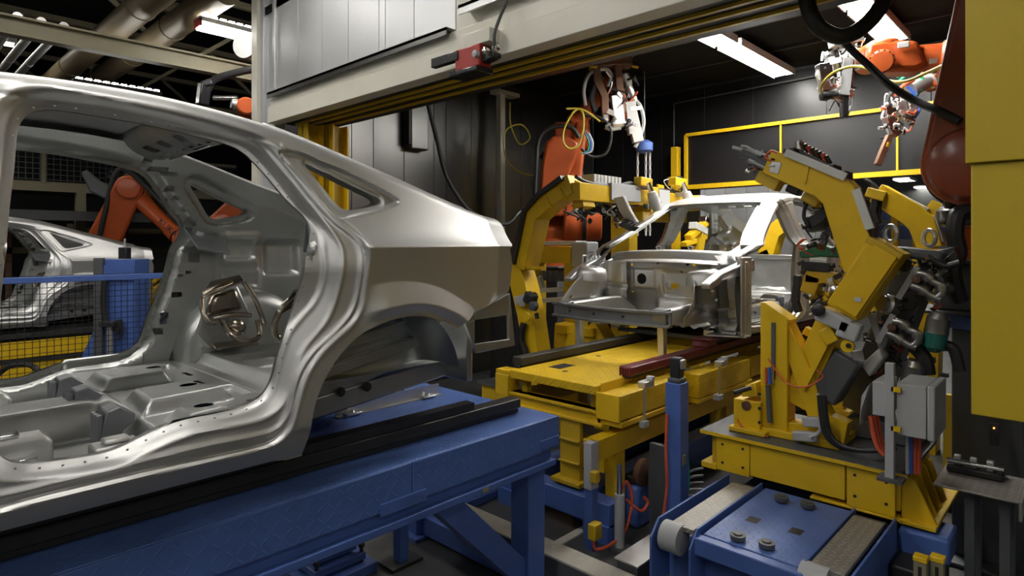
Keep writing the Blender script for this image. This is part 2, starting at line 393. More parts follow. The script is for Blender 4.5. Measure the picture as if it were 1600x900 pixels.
A2px = [(440,760),(452,716),(462,685),(470,652),(478,622),(492,590),(512,552),(532,522),(550,502),(570,490),(610,478),(646,473),(676,476),(700,485),(723,500),(745,540),(755,800),(600,900)]
A1px = [(500,560),(530,500),(548,470),(571,451),(595,443),(634,439),(670,443),(700,455),(724,470),(742,486),(770,560),(770,800),(480,900),(470,700)]
ROOFpx = [(0,110),(60,118),(120,127),(210,141),(246,148),(300,161),(399,188),(432,199),(480,219),(528,240),(582,264),(630,283),(675,306),(735,331),(780,344),(800,350)]
REARpx = [(800,351),(805,360),(801,376),(797,388),(800,410),(798,440),(795,455),(775,471),(742,486)]
def roofline():
    # the silhouette runs along the rounded cant rail, about 6 cm inside the flank
    pts = [px2xz(a, b, off=.06) for a, b in ROOFpx]
    pts = [(.80, .93), (.95, .97), (1.10, 1.035), (1.35, 1.155), (1.65, 1.30), (1.92, pts[0][1]-.125), (2.10, pts[0][1]-.06), (2.26, pts[0][1]-.02)]+[p for p in pts if p[0] > 2.38]
    return np.array(sorted(pts))
RL = roofline()
def ztop(x): return np.interp(x, RL[:,0], RL[:,1])
_xs = np.linspace(.8, 4.6, 400); _zs = ztop(_xs)
_k = np.hanning(43); _k /= _k.sum()
for _ in range(2): _zs = np.convolve(np.pad(_zs, 21, mode='reflect', reflect_type='odd'), _k, 'valid')
def ztop(x): return np.interp(x, _xs, _zs)
L0, L1, L2, L25, L3 = [smooth_poly(XZ(a, off=o), 3) for a, o in ((L0px,.085),(L1px,.07),(L2px,.04),(L25px,.015),(L3px,0))]
Q0, Q1 = smooth_poly(XZ(Q0px, off=.03), 3), smooth_poly(XZ(Q1px), 3)
A0, A1, A2 = [smooth_poly(XZ(a), 3) for a in (A0px, A1px, A2px)]
FD = np.array([(.95,.34),(.88,.50),(.86,.75),(.89,.88),(1.04,.945),(1.35,1.085),(1.65,1.23),(1.88,1.345),(2.02,1.40),(2.09,1.40),(2.135,1.33),(2.17,1.0),(2.16,.65),(2.13,.40),(2.08,.33),(1.95,.305),(1.2,.305)])
FD = smooth_poly(FD, 4)
REARxz = XZ(REARpx)
SILLz = .205
OUT = np.array([(.62,.235),(.74,.205)]+[(px2xz(a,b)) for a,b in ((193,789),(451,721))]+[tuple(px2xz(470,716))])
_ap = XZ(A0px[1:15]); _s = np.r_[0, np.cumsum(np.hypot(*np.diff(_ap, axis=0).T))]; _t = np.linspace(0, _s[-1], 90); _ar = np.stack([np.interp(_t, _s, _ap[:,0]), np.interp(_t, _s, _ap[:,1])], 1)
for _ in range(40): _ar[1:-1] = .5*_ar[1:-1]+.25*(_ar[:-2]+_ar[2:])
_ax = [tuple(p) for p in _ar]
OUT = np.array([(.70,.30),(.76,SILLz),(1.5,SILLz),(2.4,SILLz),(3.2,SILLz-.005)]+_ax+[tuple(p) for p in REARxz[::-1]]+[(4.75,1.2),(4.75,1.8),(.5,1.8),(.72,.9),(.68,.6)])
def side_depth(x, z, p2):
    "how far in from the plain flank the panel lies"
    d = np.zeros(len(p2)); W_ = lambda sd, w: sstep(sd/w)
    s3, s25, s2, s1, s0 = [sdist(p2, L) for L in (L3, L25, L2, L1, L0)]
    band = lambda so, si: np.where(so > 0, np.where(si > 0, 1.0, np.clip(so/np.maximum(so-si, 1e-4), 0, 1)), 0.0)
    rg = lambda sd, o, w, h: h*np.exp(-((sd-o)/w)**2)
    d += .012*W_(s3+.002, .016)-rg(s3, -.008, .009, .003)
    d += .005*W_(s25, .014)-rg(s25, .004, .0105, .0055)
    d += .010*band(s25, s2)-rg(s2, .0, .010, .004)
    d += .032*band(s2, s1)+.006*W_(s1-.002, .014)-rg(s1, .0, .0095, .0045)+.010*band(s1, s0)
    hs = sum(hw_fn(x, z+k) for k in np.linspace(-.10, .10, 11))/11; d += (hw_fn(x, z)-hs)*sstep((s3+.004)/.016)
    sf = sdist(p2, FD)
    d += (1-.85*sstep((z-.86)/.10)*(x < 2.0))*np.where(s3 > -.01, 0, .016*W_(sf+.10, .012)+.013*W_(sf+.075, .012)+.030*W_(sf+.05, .02)+.026*W_(sf+.02, .014)-.006*np.exp(-((sf+.054)/.008)**2)-.006*np.exp(-((sf+.024)/.007)**2))
    q1 = sdist(p2, Q1); q0 = sdist(p2, Q0)
    d += np.where(q1 > -.02, .022*W_(q1, .012)+.008*W_(q0+.018, .01), 0)
    a1 = sdist(p2, A1); a2 = sdist(p2, A2)
    band = np.clip((a1)/np.maximum(a1-a2, 1e-4), 0, 1)
    fl = np.where(a1 > 0, np.where(a2 > 0, 1.0, band), 0)
    xf = px2xz(566,470)[0]; d -= np.where(s3 > -.02, np.clip(-s3/.02, 0, 1), 1)*(.030*fl)*(z < .95)*sstep((x-xf+.02)/.14)
    d += .02*sstep(a2/.05)*(a2 > 0)*(s3 < 0)*sstep((x-xf)/.14)
    # sill ribs and the gutter line under the cant rail
    gut = z-(ztop(x)-.085)
    d += .006*np.exp(-(gut/.006)**2)*(x > 1.3)*(x < 3.3)
    return d
def top_round(x, z):
    r = .055; t = np.clip((z-(ztop(x)-r))/r, 0, 1); return .075*(1-np.sqrt(np.maximum(0, 1-t*t)))
def make_side(parent):
    xs = np.arange(.60, 4.56, .0058); nz = 270
    w = np.linspace(0, 1, nz); w = np.where(w > .9, .9+.1*np.sin((w-.9)/.1*np.pi/2)*1.0, w)
    GX = np.repeat(xs[:, None], nz, 1); zt = ztop(xs)[:, None]; GZ = .19+(zt-.19)*w[None, :]
    p2, Q = clipped_grid(GX, GZ, OUT, [L0, FD, Q0])
    x, z = p2.T
    y = hw_fn(x, z)-side_depth(x, z, p2)-top_round(x, z)
    V = np.stack([x, -y, z], 1)
    a = np_mesh('side_panel', V, Q, 'steel', parent, 50)
    V2 = V*np.array([1,-1,1]); b = np_mesh('side_panel', V2, Q[:, ::-1], 'steel', parent, 50)
    # spot welds along the door flange
    n = len(L0); d = np.roll(L0, -1, 0)-np.roll(L0, 1, 0); nr = np.stack([-d[:,1], d[:,0]], 1)/np.hypot(*d.T)[:, None]
    q = L0+nr*.012; q = np.where((sdist(q, L0) > 0)[:, None], L0-nr*.012, q); q = q[::4]; yy = hw_fn(q[:,0], q[:,1])-side_depth(q[:,0], q[:,1], q)-top_round(q[:,0], q[:,1])+.0025
    for sg in (-1, 1):
        m = MB()
        for (px, pz), y in zip(q, yy): m.lathe((px, sg*(y-.003), pz), (0, sg, 0), [(0,.0042),(.0025,.0036),(.0028,.001)], 8)
        m.build('weld_spots', 'steel_in', parent, world=False)['kind'] = 'stuff'
    return a, b
def bumpbox(x, z, cx, cz, hx, hz, h, soft=.02):
    return h*sstep((hx-np.abs(x-cx))/soft+.5)*sstep((hz-np.abs(z-cz))/soft+.5)
def make_inner(parent):
    xs = np.arange(.60, 4.52, .011); nz = 130
    GX = np.repeat(xs[:, None], nz, 1); zt = ztop(xs)[:, None]-.02; GZ = .20+(zt-.20)*np.linspace(0, 1, nz)[None, :]
    holes = [L0, FD, Q0]
    for px, py, w, h in ((265,295,3.5,4),(274,310,3,3),(290,327,4.5,4),(298,347,4.5,7),(310,365,4,3.5),(318,381,8,3.5),(301,403,6,7),(255,493,3.5,5),(253,502,3.5,4),(246,517,4,5),(274,460,5,4),(280,430,2.5,2.5),(292,425,2.5,2.5),(150,262,9,4),(228,245,4,9),(246,265,8,3),(262,272,8,3)):
        c = px2xz(px, py, off=.12, far=True); a = w*3.7/F*1.45; b = h*3.7/F
        holes.append(np.array([(c[0]-a,c[1]-b),(c[0]+a,c[1]-b),(c[0]+a,c[1]+b),(c[0]-a,c[1]+b)]))
    wheel = np.array([(px2xz(a, b)) for a, b in A0px[1:15]])
    out = OUT.copy()
    p2, Q = clipped_grid(GX, GZ, out, holes)
    x, z = p2.T
    s0 = np.maximum(sdist(p2, L0), sdist(p2, FD)); q0 = sdist(p2, Q0)
    dp = .087+.055*sstep((-s0-.030)/.022)-.012*np.exp(-((-s0-.024)/.008)**2)
    dp -= .035*sstep((q0+.045)/.018)
    dp -= .018*bumpbox(x, z, 3.72, .985, .085, .055, 1, .02)+.018*bumpbox(x, z, 3.72, .80, .10, .045, 1, .02)
    dp += .03*bumpbox(x, z, 3.72, .98, .11, .10, 1, .05)+.02*bumpbox(x, z, 3.72, .80, .12, .07, 1, .05)-.03*bumpbox(x, z, 3.98, .93, .10, .10, 1, .04)
    dp += .02*sstep((.45-z)/.03)*(x < 3.2)
    h = hw_fn(x, z)-dp-np.clip(z-(ztop(x)-.10), 0, 1)*.9
    V = np.stack([x, -h, z], 1)
    np_mesh('inner_side_panel', V, Q[:, ::-1], 'steel_in', parent, 45)
    np_mesh('inner_side_panel', V*np.array([1,-1,1]), Q, 'steel_in', parent, 45)
XROOF0, XROOF1 = 2.02, 3.30
def make_roof(parent):
    xs = np.linspace(1.93, XROOF1, 60); ys = np.linspace(-1, 1, 61)
    X, S = np.meshgrid(xs, ys, indexing='ij')
    zt = ztop(xs)[:, None]; yt = (hw_fn(xs, ztop(xs))-.074)[:, None]
    # the front edge of the roof skin follows the windscreen arc
    X = X+(1-sstep((X-1.66)/.5))*.0
    Y = S*yt; Zz = zt+.012*(1-S**2)+.010*(1-S**6)
    V = np.stack([X.ravel(), Y.ravel(), Zz.ravel()], 1)
    idx = np.arange(V.shape[0]).reshape(X.shape)
    Q = np.stack([idx[:-1,:-1], idx[1:,:-1], idx[1:,1:], idx[:-1,1:]], -1).reshape(-1, 4)
    np_mesh('roof_panel', V, Q, 'steel', parent, 60, solid=.004)
    V3 = V.copy(); V3[:,2] -= .012
    # underside bows and headers
    for nm, x0, x1, drop, holes in (('windscreen_header', 1.93, 2.05, .04, False), ('roof_bow', 2.34, 2.42, .035, False), ('rear_header', 3.02, 3.32, .07, True)):
        gx = np.arange(x0, x1+.001, .008); gy = np.linspace(-.60, .60, 190)
        GX, GY = np.meshgrid(gx, gy, indexing='ij'); hs = []
        if holes:
            for cy in (-.33, -.12, .12, .33):
                hs.append(np.array([(3.09,cy-.05),(3.15,cy-.05),(3.15,cy+.05),(3.09,cy+.05)]))
            for cy in np.arange(-.55, .56, .11): hs.append(np.array([(3.19,cy-.018),(3.205,cy-.018),(3.205,cy+.018),(3.19,cy+.018)]))
            for cy in (-.5, .5, 0): hs.append(np.array([(3.23,cy-.1),(3.255,cy-.1),(3.255,cy+.1),(3.23,cy+.1)]))
        p2, Q = clipped_grid(GX, GY, None, hs)
        x, y = p2.T; yt_ = np.interp(x, xs, (hw_fn(xs, ztop(xs))-.074)); y = y*(yt_-.012)/.60; s = np.clip(y/yt_, -1, 1)
        zz = ztop(x)+.012*(1-s**2)+.010*(1-s**6)-.006-drop*np.sin(np.pi*np.clip((x-x0)/(x1-x0), 0, 1))**.5
        np_mesh(nm, np.stack([x, y, zz], 1), Q, 'steel_in', parent, 45)
def make_floor(parent):
    gx = np.arange(.78, 3.36, .0095); gy = np.arange(-.80, .8001, .0095)
    X, Y = np.meshgrid(gx, gy, indexing='ij'); p2 = np.stack([X.ravel(), Y.ravel()], 1)
    lx = lambda px, py, z=1.30: np.array([P(px, py, Z=z).x-CX0, P(px, py, Z=z).y-CYC])
    x, y = p2.T
    def blob(poly, h, w=.03): return h*sstep(sdist(p2, np.array(poly))/w)
    ax = np.abs(y)
    z = np.full(len(x), .245)
    z += .13*sstep((.19-np.abs(y))/.10)*(1-sstep((x-2.78)/.1))              # tunnel
    z += .012*np.sin(y*55)*sstep((2.6-x)/.1)*(np.abs(y) > .22)*(np.abs(y) < .62)   # swages
    z += .115*sstep((x-2.79)/.075)                                            # kick-up under the rear seat
    # raised seat-pan humps behind the kick-up
    z += blob([(2.86,-.46),(2.88,-.12),(3.16,-.10),(3.24,-.42)], .055, .05)
    z += blob([(2.86,.10),(2.86,.44),(3.22,.40),(3.16,.10)], .055, .05)
    z += blob([(2.90,-.76),(2.92,-.52),(3.10,-.50),(3.14,-.72)], .045, .05)
    z -= blob([(3.0,.46),(3.28,.44),(3.3,.62),(3.0,.64)], .02, .02)
    z -= blob([(3.22,-.36),(3.34,-.36),(3.34,-.12),(3.24,-.12)], .02, .02)
    z += .06*sstep((ax-.74)/.05)                                              # up to the sill
    # slots
    hs = []
    for cx, cy in ((3.10,-.25),(3.12,.27),(3.03,-.61)):
        hs.append(np.array([(cx+.035*math.cos(a), cy+.03*math.sin(a)) for a in np.linspace(0, 2*math.pi, 14)[:-1]]))
    for cx, cy in ((3.26,-.52),(3.24,.02),(3.27,.26)):
        hs.append(np.array([(cx-.012,cy-.05),(cx+.012,cy-.05),(cx+.012,cy+.05),(cx-.012,cy+.05)]))
    q2, Q = clipped_grid(X, Y, None, hs)
    # heights again at the kept (shifted) points
    key = nearest_lookup(gx, gy, z.reshape(X.shape), q2)
    np_mesh('floor_pan', np.stack([q2[:,0], q2[:,1], key], 1), Q, 'steel_in', parent, 40)
    # boot floor with its stiffening ribs and spare-wheel well
    gx = np.arange(3.34, 4.40, .012); gy = np.arange(-.62, .6201, .012); X, Y = np.meshgrid(gx, gy, indexing='ij')
    rib = lambda u: np.exp(-(((u/.20)%1-.5)/.10)**2); Zb = .36+.05*sstep((X-3.40)/.06)+.010*rib(Y)*sstep((X-3.46)/.04)*(np.abs(Y) < .58)
    r = np.hypot((X-3.98)/.34, Y/.36); Zb -= .20*sstep((1-r)/.16)
    V = np.stack([X.ravel(), Y.ravel(), Zb.ravel()], 1); idx = np.arange(len(V)).reshape(X.shape)
    Q = np.stack([idx[:-1,:-1], idx[1:,:-1], idx[1:,1:], idx[:-1,1:]], -1).reshape(-1, 4)
    np_mesh('boot_floor', V, Q, 'steel_in', parent, 45, solid=.003)
def nearest_lookup(gx, gy, Zg, q):
    fi = np.clip((q[:,0]-gx[0])/(gx[1]-gx[0]), 0, len(gx)-1.001); fj = np.clip((q[:,1]-gy[0])/(gy[1]-gy[0]), 0, len(gy)-1.001)
    i, j = fi.astype(int), fj.astype(int); a, b = fi-i, fj-j
    return Zg[i,j]*(1-a)*(1-b)+Zg[i+1,j]*a*(1-b)+Zg[i,j+1]*(1-a)*b+Zg[i+1,j+1]*a*b
def make_wheelhouse(parent, sg):
    # barrel over the rear wheel, closed inboard by a pressed wall
    cx, cz, r = 3.735, .36, .385; m = MB(); V = []; n = 40
    prof = [(.845,0),(.78,0),(.70,.0),(.60,-.01),(.55,-.04),(.535,-.09)]
    for k in range(n+1):
        an = math.pi*(k/n)*.97-.03*math.pi
        for yy, dr in prof: V.append((cx-(r+dr)*math.cos(an), sg*yy, cz+(r+dr)*math.sin(an)))
    np_ = len(prof); Fc = [(i*np_+j, (i+1)*np_+j, (i+1)*np_+j+1, i*np_+j+1) for i in range(n) for j in range(np_-1)]
    m.add(V, Fc)
    c0 = len(m.V); m.V.append(Vector((cx, sg*.53, cz-.02)))
    for i in range(n): m.F.append((i*np_+np_-1, (i+1)*np_+np_-1, c0))
    o = m.build('wheelhouse', 'steel_in', parent, world=False, smooth=50)
    b = MB()                                                                   # bolted boss and rail inside the arch
    b.bar((cx-.30, sg*.56, cz+.06), (cx+.36, sg*.56, cz+.17), .05, .05)
    b.plate([(cx-.22, sg*.57, cz+.21), (cx+.10, sg*.57, cz+.25), (cx+.34, sg*.57, cz+.30), (cx+.12, sg*.57, cz+.20), (cx-.2, sg*.57, cz+.17)], (0, sg*.02, 0))
    b.bar((cx-.24, sg*.55, cz-.05), (cx-.16, sg*.55, cz+.24), .05, .02)
    b.build('suspension_bracket', 'steel_in', parent, world=False, bevel=.004)
    for dx in (-.09, .05):
        c = MB().lathe((cx+dx, sg*.555, cz-.02), (0, sg, 0), [(0,.022),(.012,.022),(.012,.012),(.02,.012)], 14); c.build('bush_mount', 'black', parent, world=False)
def make_car():
    car = thing('car_body', '', 'car body', (CX0, CYC, CZ0))
    make_side(car); make_inner(car); make_roof(car); make_floor(car)
    for sg in (-1, 1): make_wheelhouse(car, sg)
    # longitudinal under the floor
    for sg in (-1, 1):
        MB().box(.8, 3.4, sg*.5-.05, sg*.5+.05, .165, .235).build('underfloor_rail', 'steel_in', car, world=False, bevel=.01)
        MB().bar((3.3, sg*.50, .26), (4.36, sg*.48, .36), .09, .10).build('rear_longitudinal', 'steel_in', car, world=False, bevel=.01)
    # seat cross member at the front seats, heel brackets at the kick-up
    for sg in (-1, 1):
        y0, y1 = min(sg*.48, sg*.38), max(sg*.48, sg*.38); c = MB(); c.plate([(1.5,y0,.24),(1.5,y0,.37),(2.56,y0,.37),(2.59,y0,.345),(2.59,y0,.24)], (0,y1-y0,0)); co = c.build('seat_rail_box', 'steel', car, world=False, bevel=.014)
        MB().box(2.44, 2.54, sg*.50-.02, sg*.50+.02, .25, .31).build('seat_anchor', 'chrome', co, world=False, bevel=.006); b = MB(); b.box(2.40, 2.50, sg*.43-.03, sg*.43+.03, .37, .385); b.build('seat_anchor', 'chrome', co, world=False, bevel=.006)
        for x in (1.9, 2.2, 2.35): MB().lathe((x, sg*.481, .30), (0,sg,0), [(0,.012),(.004,.012)], 10).build('weld_nut', 'dark', co, world=False)
    for y in (-.42, .03, .34):
        b = MB(); b.plate([(2.72,y-.05,.26),(2.745,y-.05,.41),(2.79,y-.05,.42),(2.84,y-.05,.385),(2.84,y-.05,.36),(2.80,y-.05,.33),(2.78,y-.05,.26)], (0,.10,0))
        for k in range(3): b.box(2.715, 2.74, y-.042+k*.034, y-.030+k*.034, .28, .40)
        b.build('heelboard_bracket', 'steel_dull', car, world=False, bevel=.006)
    b = MB(); b.box(2.66, 2.80, -.70, -.60, .24, .345); b.box(2.69, 2.77, -.68, -.62, .345, .362); b.build('jacking_bracket', 'steel', car, world=False, bevel=.02)
    # far strut tower with its bronze seat-back frame
    for sg in (1, -1):
        MB().plate([(3.40,sg*.53,.52),(3.46,sg*.53,.74),(3.62,sg*.53,.78),(3.70,sg*.53,.60),(3.66,sg*.53,.46),(3.46,sg*.53,.44)], (0,-sg*.03,0)).build('tower_panel', 'steel_in', car, world=False, bevel=.01)
        t = MB(); t.plate([(3.43,sg*.50,.62),(3.47,sg*.50,.74),(3.60,sg*.50,.77),(3.64,sg*.50,.64)], (0,-sg*.05,0))
        to = t.build('strut_tower', 'steel_bronze', car, world=False, bevel=.03)
        MB().plate([(3.40,sg*.47,.70),(3.46,sg*.47,.80),(3.62,sg*.47,.83),(3.62,sg*.42,.80),(3.44,sg*.42,.74)], (0,0,.012)).build('top_plate', 'steel_bronze', to, world=False, bevel=.003); MB().plate([(3.46,sg*.46,.46),(3.70,sg*.46,.46),(3.70,sg*.40,.44),(3.46,sg*.40,.44)], (0,0,.012)).build('lower_plate', 'steel_bronze', to, world=False, bevel=.003)
        for pts in ([(3.41,.55,.72),(3.40,.52,.66),(3.42,.50,.60),(3.46,.50,.59)], [(3.62,.52,.80),(3.67,.51,.72),(3.71,.50,.62),(3.72,.48,.56)], [(3.46,.53,.61),(3.56,.51,.625),(3.66,.52,.61)], [(3.50,.52,.60),(3.52,.46,.53),(3.60,.43,.48),(3.68,.45,.50),(3.69,.50,.58)], [(3.42,.56,.74),(3.50,.55,.79),(3.62,.55,.81)]):
            MB().hose([(a, sg*(b_-.10), c) for a, b_, c in pts], .014, 10, 6).build('backrest_tube', 'steel_bronze', to, world=False)
        MB().lathe((3.58, sg*.43, .55), (0,-sg,0), [(0,.045),(.03,.045),(.04,.035),(.05,.015)], 20).build('strut_cup', 'steel_bronze', to, world=False)
    # parcel-shelf gusset, rear panel, hatch gutters
    for sg in (1, -1):
        g = MB(); g.plate([(3.40,sg*.70,1.10),(3.62,sg*.68,1.04),(3.62,sg*.60,.95),(3.44,sg*.60,.98)], (0,0,.012)); g.build('shelf_gusset', 'steel_dull', car, world=False, bevel=.003)
        xs = np.linspace(3.28, 4.36, 14); pr = []
        for x in xs:
            zt = float(ztop(x)); y = float(hw_fn(x, zt))-.075; pr.append((x, sg*(y-.005), zt-.008))
        m = MB(); m.beam(pr, .06, .03, (0, sg*-.9, .4)); m.beam([(x, y-sg*.06, z-.045) for x, y, z in pr], .05, .015, (0, sg*-.9, .4)); m.build('hatch_gutter', 'steel', car, world=False, bevel=.005)
        xs = np.linspace(1.0, 2.02, 14); pr = [(x, sg*(float(hw_fn(x, float(ztop(x))))-.075-.035), float(ztop(x))-.012) for x in xs]
        m = MB(); m.beam(pr, .085, .045, (0, sg, 0)); m.build('windscreen_pillar', 'steel', car, world=False, bevel=.012)
    yr = .70
    rp = MB(); rp.box(4.30, 4.34, -yr, yr, .30, .80); rp.box(4.27, 4.36, -yr, yr, .80, .86); rp.build('rear_panel', 'steel_in', car, world=False, bevel=.01)
    for sg in (-1, 1):
        q = lambda px, py: (lambda v: (v.x-CX0, v.z-CZ0))(P(px, py, Y=CYC-.79))
        f = MB(); y0 = sg*.79
        outer = [q(*a) for a in ((727,505),(742,488),(775,474),(797,458),(805,490),(805,540),(745,552),(735,545))]
        inner = [q(*a) for a in ((742,500),(795,492),(796,530),(742,538))]
        # frame around the lamp aperture
        o4 = [outer[1], outer[3], outer[5], outer[6]]
        fr = [((outer[1][0],outer[1][1]),(outer[3][0],outer[3][1]),inner[1],inner[0]), (outer[3],outer[5],inner[2],inner[1]), (outer[5],outer[6],inner[3],inner[2]), (outer[6],outer[0],inner[0],inner[3]), (outer[0],outer[1],inner[0],inner[0])]
        for quad in fr: f.plate([(a, y0, b) for a, b in quad[:3+(quad[3] != quad[2])]], (0, -sg*.02, 0))
        f.build('bumper_corner_bracket', 'steel_in', car, world=False, bevel=.003)
    # ---------------- nose: bulkhead, rails, towers, bumper beam
    nose(car)
    return car
def grid_surf(name, fn, us, vs, material, parent, smooth=45, solid=0, holes=(), poly=None):
    U, Vv = np.meshgrid(us, vs, indexing='ij'); p2, Q = clipped_grid(U, Vv, poly, holes)
    return np_mesh(name, fn(p2[:,0], p2[:,1]), Q, material, parent, smooth, solid)
def circ(cx, cy, r, n=14): return np.array([(cx+r*math.cos(a), cy+r*math.sin(a)) for a in np.linspace(0, 2*math.pi, n+1)[:-1]])
def nose(car):
    # bulkhead with its pressings and openings
    def bh(y, z):
        x = 1.00+.10*sstep((.62-z)/.3)
        x = x-.03*bumpbox(y, z, .28, .66, .12, .10, 1, .03)+.03*bumpbox(y, z, -.08, .62, .16, .12, 1, .03)-.03*bumpbox(y, z, -.42, .66, .10, .13, 1, .04)-.02*bumpbox(y, z, 0, .80, .55, .03, 1, .02)
        x = x-.12*sstep((.22-np.abs(y))/.1)*sstep((.5-z)/.2)
        return np.stack([x, y, z], 1)
    holes = [circ(.30,.66,.055), circ(-.05,.60,.03), circ(.02,.60,.045), circ(-.20,.82,.02), circ(-.27,.82,.02), circ(-.44,.60,.02), circ(-.49,.60,.02), circ(.12,.82,.015), circ(.42,.80,.015), circ(.50,.62,.016), circ(.53,.72,.012), circ(-.55,.74,.014), circ(.16,.52,.012), circ(-.12,.74,.012), circ(-.32,.50,.016), circ(.44,.52,.012), circ(-.58,.58,.012), circ(.08,.72,.010)]
    grid_surf('bulkhead', bh, np.arange(-.68, .681, .011), np.arange(.26, .89, .011), 'steel', car, holes=holes)
    # cowl: curved trough in front of the windscreen
    def cowl(y, s):
        bow = .16*(y/.72)**2; prof_x = np.interp(s, [0,.25,.3,.55,.62,1], [-.10,-.08,-.02,.0,.03,.12]); prof_z = np.interp(s, [0,.25,.3,.55,.62,1], [.835,.85,.865,.90,.945,.955])
        return np.stack([.95+bow*.7+prof_x, y, prof_z-.03*(y/.72)**2], 1)
    grid_surf('cowl_panel', cowl, np.linspace(-.74, .74, 80), np.linspace(0, 1, 40), 'steel', car, smooth=40, solid=.004)
    for y in (-.2, .15): MB().hose([(1.06,y,.95),(1.05,y-.02,.985),(1.05,y+.03,.985),(1.06,y+.02,.95)], .006).build('lifting_eye', 'white', car, world=False)
    for sg in (-1, 1):
        # inner wing with the strut tower pressed into it
        def apron(x, z):
            t = np.exp(-((x-.50)/.17)**2); y = .66-.13*t*sstep((z-.38)/.12)-.04*sstep((.46-z)/.05)+.02*np.sin(x*17)*.3
            y = y-.02*bumpbox(x, z, .82, .62, .07, .08, 1, .03)
            return np.stack([x, sg*y, z], 1)
        top = np.array([(.10,.34),(.11,.46),(.20,.55),(.30,.66),(.42,.74),(.70,.80),(.98,.86),(.98,.34)])
        grid_surf('inner_wing', apron, np.arange(0, 1.0, .011), np.arange(.32, .88, .011), 'steel', car, poly=top, solid=.003, holes=[circ(.75,.70,.018), circ(.83,.50,.02), circ(.70,.52,.014), circ(.90,.62,.025), circ(.24,.50,.015), circ(.34,.44,.018), circ(.60,.44,.012), circ(.90,.74,.014), circ(.66,.60,.010), circ(.82,.74,.010)])
        t = MB(); t.lathe((.52, sg*.60, .66), (.0, sg*-.12, 1), [(0,.155),(.07,.15),(.11,.135),(.125,.11),(.127,.05),(.115,.045)], 28)
        t.build('strut_tower', 'steel', car, world=False, smooth=50)
        u = MB(); u.beam([(.30,sg*.72,.66),(.48,sg*.74,.735),(.80,sg*.79,.80),(1.0,sg*.80,.83)], .09, [.05,.07,.09,.11], (0,1,0)); u.build('upper_wing_rail', 'steel', car, world=False, bevel=.012)
        f = MB(); f.plate([(.44,sg*.78,.70),(.66,sg*.85,.745),(.88,sg*.86,.765),(.62,sg*.77,.735)], (0,0,.006)); f.build('wing_flange', 'steel', car, world=False)
        # front longitudinal, rising to the bulkhead
        l = MB(); l.beam([(.06,sg*.50,.41),(.45,sg*.50,.42),(.80,sg*.48,.42),(1.05,sg*.46,.30)], .085, [.13,.13,.14,.12], (0,1,0)); l.build('front_longitudinal', 'steel', car, world=False, bevel=.016)
        for dz in (-.04, .045):
            MB().lathe((.035, sg*.50+sg*.03, .41+dz), (-1,0,0), [(0,.024),(.02,.024),(.02,.012),(.03,.012)], 14).build('tow_bush', 'dark', car, world=False)
        c = MB(); c.beam([(-.02,sg*.50+.03,.40),(.06,sg*.50+.02,.41)], .13, [.15,.16], (0,1,0)); c.build('crash_box', 'steel_dull', car, world=False, bevel=.008)
        g = MB(); g.plate([(.07,sg*.40,.33),(.14,sg*.40,.33),(.135,sg*.40,.06),(.085,sg*.40,.06)], (0,sg*.06,0)); g.box(.03, .17, min(sg*.40,sg*.47), max(sg*.40,sg*.47), .05, .062); g.build('radiator_leg', 'steel', car, world=False, bevel=.008)
        # toe board outer panel seen inside the front arch
        def toe(y, z):
            x = .84-.05*np.clip((.3-z)/.1, 0, 1)+.10*sstep((.62-y)/.12)
            for cz in (.62, .47, .33): x = x+.03*np.exp(-((z-cz-(y-.7)*.18)/.022)**2)
            return np.stack([x-.04*sstep((y-.80)/.04), sg*y, z], 1)
        grid_surf('toe_board_panel', toe, np.arange(.46, .872, .009), np.arange(.20, .84, .009), 'steel', car, holes=[circ(.76,.54,.010), circ(.78,.28,.010), circ(.60,.30,.016)])
        h = MB(); h.box(.70, .90, sg*.845-.012, sg*.845+.012, .205, .90); h.box(.755, .80, sg*.845-.022, sg*.845+.022, .24, .86); h.build('hinge_pillar', 'steel', car, world=False, bevel=.01)
        MB().plate([(.62,sg*.56,.205),(.82,sg*.52,.205),(.84,sg*.87,.205),(.74,sg*.87,.205)], (0,0,.012)).build('jacking_flange', 'steel', car, world=False)
    # bumper beam: shallow bowed channel
    b = MB(); ys = np.linspace(-.56, .68, 15); path = [(-.04+.10*(y/.66)**2, y, .40) for y in ys]
    b.beam([(x, y, .40) for x, y, _ in path], .125, .035, (0,0,1)); b.beam([(x-.03, y, .455) for x, y, _ in path], .022, .05, (0,0,1)); b.beam([(x-.03, y, .345) for x, y, _ in path], .022, .05, (0,0,1))
    bb = b.build('bumper_beam', 'steel_dull', car, world=False, bevel=.004)
    for y in (-.45, -.15, .15, .45): MB().lathe((-.062+.10*(y/.62)**2, y, .40), (-1,0,0), [(0,.012),(.006,.012)], 10).build('beam_hole', 'black', bb, world=False)
    for sg in (-1, 1):
        MB().box(.02, .045, sg*.56+.06-.05, sg*.56+.06+.05, .33, .47).build('beam_end_plate', 'steel_dull', bb, world=False, bevel=.006)
# ================================================================ the three bodies
car1 = make_car()
tag(car1, 'bare silver car body nearest the camera, cut off by the left edge of the photo', 'car body', 'bare steel car bodies')
car2 = copy_tree(car1); car2.location = (4.50, 3.08, .98)
tag(car2, 'bare silver car body facing us on the yellow station, open engine bay showing', 'car body', 'bare steel car bodies')
car3 = copy_tree(car1); car3.location = (-1.72, 10.38, .77)
tag(car3, 'distant silver car body behind the blue mesh fence, only its tail in view', 'car body', 'bare steel car bodies')
